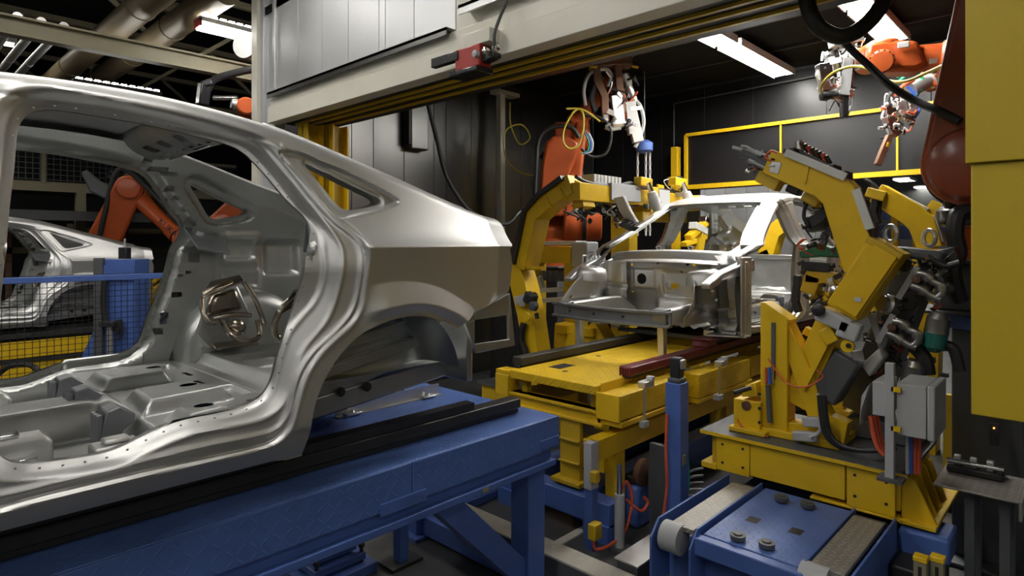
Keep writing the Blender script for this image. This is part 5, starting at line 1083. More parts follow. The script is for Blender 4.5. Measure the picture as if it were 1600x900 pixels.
# leaning column and housing
MB().beam([T(1246,628), T(1308,488)], .15, .15, XA).build('lean_column', 'yellow', r, bevel=.005)
MB().beam([T(1256,606,3.9), T(1300,520,3.9)], .04, .03, XA).build('guide_strip', 'yellow', r)
MB().beam([T(1322,486), T(1388,388)], .20, .185, XA).build('housing', 'yellow', r, bevel=.008)
MB().beam([T(1320,486,3.885), T(1384,392,3.885)], .012, .13, XA).build('housing_lid', 'yellow', r, bevel=.003); MB().beam([T(1385,392), T(1391,383)], .21, .20, XA).build('housing_cap', 'yellow_dk', r, bevel=.006)
p = T(1340,468,3.875); MB().obox(p, (.003,0,0), (0,.018,.0), (0,.0,.012)).build('type_plate', 'gray', r)
pts = [(math.cos(a)*.05, math.sin(a)*.05) for a in np.linspace(0, 2*math.pi, 17)]
def eyebolt(c, par, ax_=(1,0,0)):
    c = Vector(c); A, s_, u_ = basis(ax_); MB().tube([c+.045*(math.cos(t)*s_+math.sin(t)*u_) for t in np.linspace(0, 2*math.pi, 22)], .012, 8).build('eyebolt', 'alu', par)
eyebolt(T(1392,365)+Vector((0,0,.0)), r, (.7,-.5,0))
# big cranked arm
ar = MB(); ar.beam([T(1352,420), T(1316,306), T(1296,287), T(1206,254)], .17, [.185,.185,.185,.15], XA); aro = ar.build('cranked_arm', 'yellow', r, bevel=.006)
MB().beam([T(1264,254,3.91), T(1258,286,3.91)], .012, .012, XA).build('weld_seam', 'yellow', aro)
for a, b_, mt in (((1228,238),(1322,277),'white'),((1338,296),(1360,358),'white')):
    MB().beam([T(*a), T(*b_)], .10, .04, XA).build('cover_strip', 'black_gloss', r); MB().beam([T(*a, 3.905), T(*b_, 3.905)], .03, .045, XA).build('cover_window', mt, r)
for a in ((1243,243),(1304,269),(1322,279),(1348,322),(1361,362)):
    MB().obox(T(*a), (.075,0,0), (0,.018,.0), (0,0,.04)).build('strip_clamp', 'black', r, bevel=.004)
MB().beam([T(1190,270), T(1222,286)], .10, .12, XA).build('arm_foot', 'yellow_dk', r, bevel=.004)
# gripper at the tip
g = MB(); g.bar(T(1208,256,3.95), T(1158,236,3.95), .035, .035); g.bar(T(1206,266,3.95), T(1182,252,3.95), .06, .05); g.build('gripper_body', 'gray_dk', r, bevel=.004)
for a, b_, rd in (((1160,234),(1145,230),.012),((1190,244),(1168,232),.014),((1205,246),(1180,236),.010),((1196,262),(1170,250),.012)): MB().cyl(T(*a,3.93), T(*b_,3.93), rd, 10).build('gripper_pin', 'gray', r)
MB().hose([T(a,b,3.92) for a, b in ((1216,240),(1205,236),(1196,246),(1206,252))], .008).build('gripper_hose', 'redhose', r)
MB().obox(T(1213,262,3.93), (.02,0,0), (0,.03,.01), (0,-.01,.035)).build('gripper_plate', 'alu', r, bevel=.004)
MB().hose([T(a,b,3.95) for a, b in ((1158,228),(1168,230),(1176,236),(1186,240),(1192,236))], .008).build('gripper_hose', 'gray', r)
clutter(r, lambda a, b, o=0: T(a, b, 3.95+o), (1160,238,1218,268), 24, 25, ('gray_dk','dark','alu','black'), .06, 8)
clutter(r, lambda a, b, o=0: T(a, b, 4.2+o), (1255,300,1325,390), 34, 26, ('gray_dk','dark','copper','black','alu'), .15, 12)
# hose pack riding on the arm
MB().beam([T(1250,236,4.06), T(1302,262,4.06)], .10, .02, XA).build('valve_rail', 'gray_dk', r)
for k in range(8):
    p = T(1258+k*5.6, 235+k*3.0, 4.06); MB().cyl(p, p+Vector((-.02,.02,.05)), .014, 10).build('valve', ['copper','dark','redhose','dark'][k%4], r)
MB().cyl(T(1250,240,4.05), T(1250,240,4.05)+Vector((0,.01,.08)), .02, 12).build('valve', 'alu', r)
# underside clamps
k_ = MB(); k_.bar(T(1232,292,4.05), T(1252,300,4.05), .08, .06); k_.build('under_clamp', 'dark', r, bevel=.01); MB().bar(T(1258,304,4.05), T(1282,318,4.05), .08, .07).build('under_clamp', 'yellow_dk', r, bevel=.01)
k_ = MB(); k_.beam([T(1300,320,4.15), T(1282,340,4.15), T(1262,352,4.15)], .06, .07, XA); k_.build('locator_arm', 'dark', r, bevel=.006)
MB().hose([T(a,b,4.1) for a, b in ((1285,318),(1262,318),(1256,338),(1262,352),(1254,356))], .012).build('locator_hose', 'black', r)
MB().beam([T(1262,352,4.3), T(1300,345,4.3), T(1322,372,4.3)], .14, .10, XA).build('locator_plate', 'gray_dk', r, bevel=.01)
# grey swing clamp across the column
MB().bar(T(1278,488,3.85), T(1330,512,3.85), .07, .085).build('swing_clamp', 'gray', r, bevel=.012); MB().bar(T(1312,510,3.86), T(1344,522,3.86), .09, .10).build('swing_drive', 'gray', r, bevel=.01); MB().lathe(T(1280,484,3.82), (-1,0,0), [(0,.035),(.03,.035),(.04,.02)], 18).build('swing_hub', 'dark', r)
MB().bar(T(1275,472,3.88), T(1286,480,3.88), .05, .05).build('swing_finger', 'dark', r, bevel=.008)
MB().bar(T(1290,512,3.9), T(1305,535,3.9), .10, .08).build('clamp_bracket', 'yellow', r, bevel=.008); MB().lathe(T(1326,540,3.86), (-1,0,0), [(0,.035),(.03,.035)], 20).build('pivot_lug', 'yellow', r); MB().lathe(T(1326,540,3.828), (-1,0,0), [(0,.014),(.008,.014)], 16).build('pivot_pin', 'black', r)
MB().bar(T(1258,515,4.1), T(1275,525,4.1), .06, .05).build('stop_block', 'yellow', r, bevel=.006); MB().bar(T(1245,535,4.05), T(1253,542,4.05), .05, .05).build('stop_block', 'yellow', r, bevel=.006)
MB().beam([T(1290,620,4.0), T(1330,555,4.0)], .16, .16, XA).build('grey_guard', 'gray_dk', r, bevel=.02)
MB().cyl(T(1338,548,3.95), T(1342,562,3.95), .03, 16).build('sensor_head', 'gray', r)
# valve pair and cables on the tower foot
for a, b_ in (((1240,680),(1278,683)),((1255,658),(1284,660))): MB().bar(T(*a,3.84), T(*b_,3.84), .05, .055).build('proximity_valve', 'gray', r, bevel=.006)
MB().lathe(T(1272,684,3.80), (-1,-.2,0), [(0,.014),(.02,.014)], 12).build('valve_nut', 'chrome', r)
MB().hose([T(a,b,3.80) for a, b in ((1266,684),(1282,672),(1284,645),(1279,615))], .011).build('signal_cable', 'grayhose', r)
for k in range(3): MB().hose([T(a+k*4,b,3.78-.02*k) for a, b in ((1280,618),(1283,650),(1290,680),(1312,698),(1350,704),(1392,700))], .013, 9).build('supply_hose', 'black', r)
for k in range(3): MB().hose([T(1197+k*5,b,3.86) for b in (574,590,600)], .008).build('air_hose', ['redhose','bluhose','chrome'][k], r)
MB().hose([T(a,b,3.85) for a, b in ((1200,560),(1225,595),(1255,605),(1285,590),(1275,578))], .005).build('air_hose', 'redhose', r)
MB().cyl(T(1200,602,3.86), T(1203,660,3.86), .016, 12).build('rodless_cylinder', 'gray_dk', r)
MB().hose([T(a,b,3.82) for a, b in ((1152,655),(1160,668),(1175,680),(1200,682))], .005).build('air_hose', 'redhose', r)
# rear half of the same tower: cabinet carrier with pipework
r = thing('pneumatic_unit', 'crowded pneumatic unit of pipes, valves and filter bowls right of the clamp tower', 'pneumatic unit', (4.3,.8,ZB)); V_ = lambda px, py, x=4.2: P(px, py, X=x)
b = MB(); b.beam([V_(1350,640,4.35), V_(1432,420,4.35)], .25, .20, XA); b.build('carrier', 'gray_dk', r, bevel=.01)
b = MB(); b.box(4.2, 4.5, V_(1440,640,4.3).y, V_(1330,640,4.3).y, ZB, ZB+.12); b.build('carrier_foot', 'gray_dk', r, bevel=.01)
MB().bar(V_(1400,392), V_(1478,402), .22, .06).build('top_cap', 'gray_dk', r, bevel=.02); eyebolt(V_(1452,372), r, (.7,-.6,0))
MB().bar(V_(1330,425,4.1), V_(1372,432,4.1), .06, .09).build('slotted_bracket', 'gray', r, bevel=.006); MB().beam([V_(1350,440,4.1), V_(1385,436,4.1), V_(1378,460,4.1)], .04, .05, XA).build('slotted_bracket', 'gray', r, bevel=.004)
MB().beam([V_(1362,490,4.1), V_(1378,540,4.1), V_(1388,515,4.1)], .04, .04, XA).build('slotted_bracket', 'gray', r, bevel=.004)
MB().beam([V_(1404,466,4.05), V_(1434,417,4.05)], .03, .03, XA).build('rack_bar', 'gray', r); MB().beam([V_(1372,535,4.05), V_(1396,492,4.05)], .03, .03, XA).build('rack_bar', 'gray', r)
for ox, oy in ((0,0), (-38,75)):
    for pts in ([(1434,427),(1448,430),(1458,440),(1472,446),(1472,458),(1462,466)], [(1424,446),(1440,452),(1455,462),(1470,468)]):
        q = [V_(a+ox, b+oy, 4.02) for a, b in pts]; MB().hose(q, .021, 12).build('steel_pipe', 'pipe', r)
        for i in (1, 3):
            if i < len(q)-1: MB().lathe(q[i], q[i+1]-q[i], [(0,.031),(.02,.031),(.02,.029),(.03,.029)], 16).build('pipe_collar', 'pipe', r)
    MB().bar(V_(1442+ox,440+oy,4.1), V_(1458+ox,450+oy,4.1), .09, .10).build('valve_block', 'dark', r, bevel=.008); MB().lathe(V_(1432+ox,436+oy,4.03), (-1,0,0), [(0,.022),(.02,.022),(.02,.012),(.03,.012)], 14).build('gauge', 'copper', r)
    c = V_(1468+ox,488+oy,4.05); MB().lathe(c, (.1,.15,-1), [(0,.03),(.03,.055),(.10,.058),(.11,.06)], 22).build('filter_head', 'pipe', r); MB().lathe(c+Vector((.011,.017,-.11)), (.1,.15,-1), [(0,.058),(.08,.055),(.11,.03),(.115,.005)], 22).build('filter_bowl', 'grnglass', r)
b = MB()
for k in range(9): b.lathe(V_(1440+k*5, 418-k*1.5, 4.25), (0,.3,-1), [(-.03,.02),(.07,.02)], 10)
b.build('silencer_row', 'gray', r)
MB().bar(V_(1438,412,4.3), V_(1500,398,4.3), .14, .10).build('valve_bank', 'dark', r, bevel=.01); MB().bar(V_(1475,455,4.15), V_(1490,445,4.15), .07, .07).build('coupling', 'dark', r, bevel=.02)
MB().lathe(V_(1396,478,4.15), (-.7,.5,.2), [(0,.06),(.05,.06),(.06,.045),(.09,.045)], 22).build('round_motor', 'alu', r)
for pts, rd in (([(1378,385),(1400,402),(1412,420),(1420,408)],.02),([(1372,380),(1385,400),(1402,415)],.016),([(1428,540),(1445,560),(1450,585)],.04),([(1470,540),(1490,545),(1500,580)],.03),([(1450,400),(1475,415),(1500,410)],.018)): MB().hose([V_(a,b,4.1) for a, b in pts], rd, 9).build('hose', 'black', r)
MB().hose([V_(a,b,4.1) for a, b in ((1360,480),(1372,465),(1385,470))], .012).build('hose', 'redhose', r); MB().hose([V_(a,b,4.1) for a, b in ((1428,520),(1445,530),(1460,522))], .010).build('hose', 'redhose', r)
b = MB(); b.plate([V_(1345,570,4.0), V_(1372,545,4.0), V_(1380,560,4.0), V_(1358,590,4.0)], (.15,0,0)); b.build('white_cover', 'white', r, bevel=.01)
clutter(r, lambda a, b, o=0: V_(a, b, 4.2+o), (1350,395,1470,600), 95, 11, ('gray_dk','dark','dark','dark','gray','black','dark','copper','black'), .12, 11)
clutter(r, lambda a, b, o=0: V_(a, b, 4.15+o), (1400,400,1490,440), 25, 12, ('alu','dark','gray','black'), .08, 9)
# green block and yellow clamp cluster by the door opening
r = thing('door_clamp', 'yellow clamp cluster with a green rubber block at the second car body door opening', 'clamp', (4.7,1.5,ZB))
D_ = lambda px, py, x=4.6: P(px, py, X=x)
MB().beam([D_(1255,398), D_(1285,392), D_(1322,396)], .16, [.05,.08,.06], XA).build('green_block', 'green', r, bevel=.012)
MB().bar(D_(1262,432), D_(1335,438), .12, .08).build('clamp_arm', 'yellow_dk', r, bevel=.006); MB().bar(D_(1258,440), D_(1282,448), .12, .13).build('clamp_block', 'yellow_dk', r, bevel=.008); MB().bar(D_(1255,415), D_(1300,418), .10, .06).build('clamp_plate', 'dark', r, bevel=.006)
MB().bar(D_(1318,405), D_(1332,418), .07, .08).build('clamp_block', 'yellow', r, bevel=.008); MB().lathe(D_(1308,455,4.55), (-1,0,0), [(0,.04),(.03,.04),(.04,.02)], 16).build('clamp_hub', 'chrome', r); MB().cyl(D_(1296,442,4.55), D_(1304,440,4.55), .035).build('white_sleeve', 'white', r)
MB().beam([D_(1278,460,4.7), D_(1300,520,4.7), D_(1310,640,4.7)], .12, .10, XA).build('clamp_post', 'yellow_dk', r, bevel=.006); p = D_(1310,640,4.7); MB().box(4.6, 4.8, p.y-.1, p.y+.1, ZB-.25, p.z+.02).build('clamp_foot', 'yellow_dk', r)
MB().beam([D_(1247,430,4.6), D_(1243,470,4.6), D_(1248,488,4.6)], .05, .05, XA).build('clamp_finger', 'dark', r, bevel=.008)
clutter(r, lambda a, b, o=0: D_(a, b, 4.55+o), (1245,405,1320,470), 30, 24, ('yellow_dk','dark','black','yellow_dk','gray'), .12, 11)
# grey junction boxes on a post on the base
r = thing('control_box', 'grey control box with its lid edge, on a thin post on the yellow base', 'control box', (3.66,.79,ZB), 0, 'grey control boxes'); pb = P(1391,750,Z=ZB)
MB().box(pb.x-.02, pb.x+.02, pb.y-.02, pb.y+.02, ZB, 1.40).build('post', 'gray', r, bevel=.003); MB().box(pb.x-.05, pb.x+.05, pb.y-.06, pb.y+.05, ZB, ZB+.015).build('post_foot', 'gray_dk', r)
za, zb_ = P(1401,678,d=3.1).z, P(1401,598,d=3.1).z; yA = P(1401,640,X=pb.x).y; MB().box(pb.x, pb.x+.30, yA-.125, yA, za, zb_).build('box', 'gray', r, bevel=.004); MB().box(pb.x-.002, pb.x+.302, yA-.16, yA-.128, za-.004, zb_+.004).build('lid', 'gray', r, bevel=.006)
for z in (za+.03, zb_-.03): MB().box(pb.x-.02, pb.x+.0, yA-.02, yA+.02, z-.012, z+.012).build('fixing_lug', 'yellow', r)
r = thing('control_box', 'smaller grey control box left of the thin post, red hoses below it', 'control box', (3.7,.85,ZB), 0, 'grey control boxes'); yB = P(1386,640,X=pb.x).y; yC = P(1363,640,X=pb.x).y
MB().box(pb.x, pb.x+.22, yB, yC, P(1375,650,X=pb.x).z, P(1375,597,X=pb.x).z).build('box', 'gray', r, bevel=.004); MB().box(pb.x+.1, pb.x+.14, yB, yB+.03, ZB, P(1375,650,X=pb.x).z+.02).build('bracket', 'gray_dk', r)
MB().plate([(pb.x-.0,yC+.012,P(1362,600,X=pb.x).z),(pb.x,yC+.05,P(1352,620,X=pb.x).z),(pb.x,yC+.06,P(1346,665,X=pb.x).z),(pb.x,yC+.05,P(1348,640,X=pb.x).z)], (.18,0,0)).build('hood', 'gray', r)
for k in range(3): MB().hose([P(a+k*5,b,X=pb.x+.05+.03*k) for a, b in ((1360,650),(1365,680),(1372,700),(1382,712))], .012).build('hose', 'redhose', r)
for k in range(4): MB().hose([P(1418+k*6,b,X=pb.x+.12) for b in (676,700,728,740)], .009).build('hose', ['grayhose','bluhose','redhose','redhose'][k], r)
# ================================================================ far clamp tower and its boom
LX = 5.0; L_ = lambda px, py, x=LX: P(px, py, X=x)
r = thing('clamp_tower', 'yellow clamp tower with cranked arm left of the second car body', 'clamp tower', (LX,4.6,0), 0, 'yellow clamp towers')
clutter(r, lambda a, b, o=0: L_(a, b, 4.95+o), (806,452,838,500), 12, 21, ('dark','gray','black','yellow_dk'), .1, 9)
MB().beam([L_(820,418), L_(838,334), L_(868,308), L_(902,288)], .24, [.20,.21,.21,.20], XA).build('cranked_arm', 'yellow', r, bevel=.006)
MB().beam([L_(806,412,4.9), L_(823,330,4.9), L_(845,305,4.9), L_(882,278,4.9)], .12, .05, XA).build('cover_strip', 'dark', r)
for a, b_ in (((853,308),(862,325)),((874,293),(884,312))): MB().beam([L_(*a,4.87), L_(*b_,4.87)], .012, .012, XA).build('weld_seam', 'yellow', r)
MB().beam([L_(808,400,5.06), L_(818,440,5.06), L_(830,490,5.06), L_(842,565,5.06)], .22, [.14,.22,.22,.2], XA).build('lean_column', 'yellow', r, bevel=.006)
q = L_(838,420); MB().obox(L_(828,418,4.93), (.02,0,0), (0,.17,0), (0,0,.012)).build('flange', 'yellow', r)
pf = L_(845,565); MB().box(LX-.3, LX+.4, pf.y-.2, pf.y+.6, 0, .46).build('plinth', 'yellow_dk', r, bevel=.01); MB().box(LX-.33, LX+.43, pf.y-.23, pf.y+.63, .46, .49).build('plinth_top', 'gray_dk', r)
MB().beam([L_(846,560,5.06), L_(838,600,5.06), L_(840,620,5.06)], .22, .2, XA).build('column_foot', 'yellow', r)
MB().bar(L_(822,462,4.85), L_(836,470,4.85), .10, .12).build('swing_clamp', 'dark', r, bevel=.02); MB().lathe(L_(836,478,4.83), (-1,0,0), [(0,.05),(.05,.05),(.06,.03)], 18).build('swing_hub', 'gray_dk', r); MB().bar(L_(806,470,4.9), L_(822,466,4.9), .05, .09).build('swing_finger', 'gray', r, bevel=.01)
MB().lathe(L_(824,495,4.87), (-1,0,0), [(0,.05),(.03,.05)], 18).build('pivot_lug', 'yellow', r)
MB().hose([L_(a,b,4.9) for a, b in ((818,505),(815,530),(822,555),(812,575))], .035).build('hose', 'black', r)
YB = 3.85; q = lambda px, py, y=YB: P(px, py, Y=y)
xb0, xb1 = q(905,300).x, q(1085,318).x; zb1 = q(925,303).z
r = thing('roof_boom', 'yellow boom with grey cover plates above the far roof edge of the second car body', 'clamp boom', (xb0,YB,zb1))
bm = MB(); bm.bar((xb0-.15,YB,zb1), (xb1,YB,zb1), .24, .18); bm.build('boom', 'yellow', r, bevel=.008)
bm = MB(); bm.plate([L_(888,278,4.97), L_(904,284,4.97), L_(912,322,4.97), L_(895,328,4.97), L_(893,302,4.97)], (.2,0,0)); bm.build('gusset', 'yellow', r, bevel=.006)
def seg(p0, p1, dz0, dz1, mt, nm): x0, x1 = q(p0,300).x, q(p1,300).x; MB().box(x0, x1, YB-.145, YB+.13, zb1+dz0, zb1+dz1).build(nm, mt, r, bevel=.004)
seg(938,984,-.06,.12,'gray','cover_plate'); seg(1000,1012,-.16,.13,'yellow','cross_plate'); seg(1013,1030,-.10,.11,'gray','cover_plate'); seg(1078,1095,-.06,.10,'gray','cover_plate')
MB().box(q(990,320).x, q(1060,330).x, YB-.12, YB+.1, zb1-.26, zb1-.16).build('lower_boom', 'yellow', r, bevel=.006)
for k in range(8):
    x = q(922+k*5.5,280).x; MB().box(x-.025, x+.025, YB-.07, YB+.07, zb1+.12, zb1+.20).build('valve', 'white', r, bevel=.006)
MB().box(q(918,280).x, q(968,280).x, YB-.09, YB+.09, zb1+.09, zb1+.12).build('valve_rail', 'gray', r)
MB().hose([q(a,b,YB-.1) for a, b in ((900,276),(915,284),(940,290),(965,290),(985,286),(1000,292),(1060,300))], .02).build('hose', 'black', r)
for px, dn in ((1012,0),(1066,1)):
    a = q(px-8,288,YB-.2); MB().bar(q(px-16,283,YB-.15), q(px+2,287,YB-.15), .10, .10).build('clamp_bracket', 'yellow', r, bevel=.01); MB().cyl(q(px,285,YB-.2), q(px+8,305,YB-.22), .03).build('clamp_rod', 'chrome', r); MB().lathe(q(px+6,300,YB-.22), (.1,-.05,-.3), [(0,.05),(.06,.06),(.16,.06),(.22,.05)], 18).build('clamp_cylinder', 'white', r)
MB().beam([q(968,308,YB-.2), q(978,330,YB-.22), q(990,350,YB-.25)], .06, .12, (1,0,0)).build('roof_clamp', 'white', r, bevel=.01); MB().beam([q(985,345,YB-.25), q(975,352,YB-.22), q(992,358,YB-.25)], .10, .08, (1,0,0)).build('roof_clamp_jaw', 'dark', r, bevel=.02)
for k in range(4): MB().hose([q(a+k*9,b+(k%2)*4,YB) for a, b in ((905,320),(915,330),(925,324),(940,332))], .02).build('hose', 'black', r)
MB().box(xb1-.3, xb1-.1, YB-.1+.9, YB+1.1, 0, zb1).build('far_column', 'yellow_dk', r); MB().box(xb1-.3, xb1-.1, YB-.1, YB+1.1, zb1-.1, zb1+.08).build('far_arm', 'yellow_dk', r)
clutter(r, lambda a, b, o=0: q(a, b, YB+o), (900,318,990,350), 40, 22, ('dark','gray_dk','black','copper','alu'), .15, 11)
clutter(r, lambda a, b, o=0: q(a, b, YB-.1+o), (1000,285,1075,325), 18, 23, ('white','alu','yellow','dark'), .1, 9)
# cross beam, posts behind the bumper
r = thing('cross_beam', 'yellow cross beam with a white top and grey end plate behind the far inner wing', 'beam', (5.9,5,0)); a, b_ = P(836,398,Y=5.2), P(900,398,Y=4.5)
MB().bar(a, b_, .20, .20).build('beam', 'yellow', r, bevel=.006); MB().bar(a+Vector((0,0,.14)), b_+Vector((.1,0,.14)), .22, .05).build('top_cover', 'white', r, bevel=.004); dd = (b_-a).normalized(); MB().bar(b_+dd*.02, b_+dd*.26, .22, .30).build('end_plate', 'gray', r, bevel=.02)
p = b_; MB().box(p.x-.1, p.x+.1, p.y-.1, p.y+.1, 0, p.z-.1).build('post', 'yellow_dk', r); MB().box(a.x-.1, a.x+.1, a.y-.1, a.y+.1, 0, a.z-.1).build('post', 'yellow_dk', r)
for k in range(9): c = a.lerp(b_, .2+.08*k)-Vector((0,0,.20)); MB().cyl(c, c-Vector((0,0,.12)), .03, 10).build('spring', 'gray_dk', r)
r = thing('side_rack', 'pale slotted rails and dark boxes stacked behind the far inner wing', 'rack', (6,4.9,0)); a, b_ = P(828,455,Y=5.0), P(880,452,Y=4.7)
for dz in (0, -.12): MB().bar(a+Vector((0,0,dz)), b_+Vector((0,0,dz)), .06, .05).build('slotted_rail', 'white', r)
MB().bar(P(843,432,Y=5.0), P(851,455,Y=5.0), .04, .05).build('slotted_rail', 'white', r); MB().box(a.x, b_.x+.2, 5.2, 5.7, 0, 1.75).build('dark_box', 'dark', r, bevel=.02)
for k, (pts, lab) in enumerate((([(884,505),(882,540),(886,575)],'narrow yellow stand below the far end of the bumper beam'), ([(925,510),(938,530),(950,552)],'tilted yellow plate stand behind the middle of the bumper beam'))):
    r = thing('locator_stand', lab, 'stand', P(*pts[-1],X=5.6), 0, 'yellow locator stands'); c = P(*pts[-1],X=5.6); MB().beam([P(*p_,X=5.6) for p_ in pts], .2, .16 if k == 0 else .24, XA).build('stand_plate', 'yellow', r, bevel=.006); MB().box(c.x-.12, c.x+.12, c.y-.1, c.y+.1, 0, c.z+.05).build('stand_foot', 'yellow_dk', r)
    MB().bar(P(pts[0][0]-12,pts[0][1]+8,X=5.5), P(pts[0][0]+6,pts[0][1]+10,X=5.5), .10, .10).build('locator_block', 'yellow', r, bevel=.01)
# clamp frames further along
r = thing('clamp_tower', 'bright yellow cranked clamp frame in the distance, right of the near clamp tower', 'clamp tower', (7,1.2,0), 0, 'yellow clamp towers'); G = lambda px, py, x=7.0: P(px, py, X=x)
MB().beam([G(1372,302), G(1428,336), G(1443,350), G(1456,388)], .22, [.20,.22,.22,.2], XA).build('cranked_arm', 'yellow', r, bevel=.006); MB().beam([G(1378,292), G(1450,330)], .14, .05, XA).build('cover_strip', 'gray', r); MB().beam([G(1458,338), G(1472,378)], .14, .05, XA).build('cover_strip', 'gray', r)
MB().bar(G(1450,324,7.1), G(1505,352,7.1), .16, .16).build('side_arm', 'yellow_dk', r); p = G(1458,392); MB().beam([G(1456,388), G(1450,430), p+Vector((.1,.1,-p.z))], .24, .24, XA).build('column', 'yellow', r)
MB().beam([G(1372,300,6.9), G(1365,330,6.9), G(1372,350,6.9)], .08, .06, XA).build('clamp', 'dark', r, bevel=.01); MB().bar(G(1355,300,6.9), G(1385,308,6.9), .1, .1).build('clamp', 'yellow_dk', r, bevel=.01)
MB().hose([G(a,b,6.9) for a, b in ((1350,280),(1366,290),(1376,310),(1372,340),(1366,360))], .02).build('hose', 'black', r)
r = thing('clamp_tower', 'yellow cranked clamp frame seen through the second car body side window', 'clamp tower', (9.3,3.3,0), 0, 'yellow clamp towers'); G = lambda px, py, x=9.32: P(px, py, X=x)
MB().beam([G(1240,342), G(1212,362), G(1200,400), G(1206,420)], .26, .22, XA).build('cranked_arm', 'yellow', r, bevel=.006); MB().beam([G(1212,352), G(1200,366), G(1192,395)], .14, .05, XA).build('cover_strip', 'dark', r); p = G(1206,420); MB().beam([G(1192,395), G(1212,435), Vector((9.32,p.y-.2,0))], .26, .24, XA).build('column', 'yellow', r)
r = thing('clamp_cluster', 'yellow and silver clamps seen through the windscreen opening of the second car body', 'clamp', (9.1,5.2,0)); G = lambda px, py, y=4.6: P(px, py, Y=y)
for a, b_, mt, w_ in (((1075,372),(1105,345),'yellow',.12),((1082,352),(1100,362),'white',.14),((1092,368),(1118,375),'yellow_dk',.12),((1098,342),(1112,352),'chrome',.12),((1068,382),(1085,376),'yellow',.10),((1104,378),(1122,362),'yellow',.08)): MB().bar(G(*a), G(*b_), w_, w_*.8).build('clamp_block', mt, r, bevel=.01)
p = G(1090,372); MB().box(p.x-.1, p.x+.1, p.y-.08, p.y+.08, 0, p.z).build('post', 'yellow_dk', r)
# chain hoist hanging in the cell
c = P(1007,228,d=9.0); r = thing('chain_hoist', 'small blue chain hoist hanging in the dark of the cell', 'hoist', c); MB().lathe(c+Vector((0,0,-.1)), (0,0,1), [(0,.08),(.03,.12),(.14,.12),(.18,.06)], 20).build('hoist_body', 'blue', r); MB().cyl(c+Vector((0,0,.06)), Vector((c.x,c.y,4.5)), .008, 6).build('hanger', 'gray_dk', r)
for dx in (-.10,.02,.08):
    m = MB()
    for k in range(20):
        z = c.z-.1-k*.06; m.obox((c.x+dx*.7,c.y-dx*.7,z-.03), (.016 if k%2 else .006,0,0), (0,.006 if k%2 else .016,0), (0,0,.034))
    m.build('chain', 'gray', r)
# far rack beam
r = thing('rack', 'blue rack beam with yellow brackets in the bay beyond the cell', 'rack', (12,3,0)); a, b_ = P(1360,332,X=12), P(1440,338,X=12)
for dz in (0, -.32): MB().bar(a+Vector((0,0,dz)), b_+Vector((0,-.6,dz)), .1, .22).build('beam', 'blue', r)
for t in (.1,.5,.9): c = a.lerp(b_, t); MB().box(c.x-.06, c.x+.06, c.y-.05, c.y+.05, 0, c.z+.2).build('upright', 'yellow', r)
# chequer step and bollards on the right
r = thing('chequer_step', 'dark chequer plate step on slotted legs at the right edge', 'step', (4.0,.45,0)); z = .78; MB().box(3.76, 4.16, .28, .62, z-.012, z).build('step_plate', 'gray_tread', r, bevel=.004); MB().box(3.76, 4.16, .268, .28, z-.09, z).build('folded_edge', 'gray_tread', r)
for x, y in ((3.86,.48),(4.1,.48),(3.86,.34),(4.1,.34)): MB().box(x-.02, x+.02, y-.02, y+.02, 0, z-.012).build('leg', 'gray_dk', r)
r = thing('valve_manifold', 'small silver valve manifold lying on the chequer plate step', 'manifold', (4.08,.5,.78)); MB().box(4.0, 4.14, .36, .60, .781, .82).build('body', 'dark', r, bevel=.01); MB().cyl((4.02,.60,.84), (4.03,.36,.84), .014, 12).build('rod', 'chrome', r)
for k in range(3): MB().box(4.02, 4.06, .40+.07*k, .43+.07*k, .82, .87).build('valve', 'alu', r, bevel=.004)
for k, (x, y) in enumerate(((3.25,.58),(3.30,.525))):
    r = thing('bollard', ['short slotted post with a yellow cap at the bottom edge, left of the pair','short slotted post with a yellow cap at the bottom edge, right of the pair'][k], 'post', (x,y,0), 0, 'yellow capped posts'); MB().box(x-.024, x+.024, y-.024, y+.024, 0, .59).build('post', 'cream_old', r); MB().box(x-.027, x+.027, y-.027, y+.027, .59, .612).build('cap', 'yellow', r, bevel=.003)
    for z in (.42,.52): MB().box(x-.0245, x-.0235, y-.007, y+.007, z, z+.05).build('slot', 'black', r)
r = thing('blue_stand', 'blue machine stand below the yellow guard at the right edge', 'stand', (4.4,.2,0)); MB().box(4.25, 4.45, -.08, .12, 0, 1.25).build('stand', 'blue', r, bevel=.01); MB().box(4.15, 4.55, -.18, .22, 0, .03).build('foot', 'blue', r)
for k, (px, py) in enumerate(((1481,616),(1512,620))):
    p = P(px, py, d=5.2); tag(MB().box(p.x-.03, p.x+.03, p.y-.03, p.y+.03, 0, p.z).build('guard_post', 'yellow_dk'), ['thin yellow post in the dark right of the grey control box, left of two','thin yellow post in the dark right of the grey control box, right of two'][k], 'post', 'thin yellow posts')
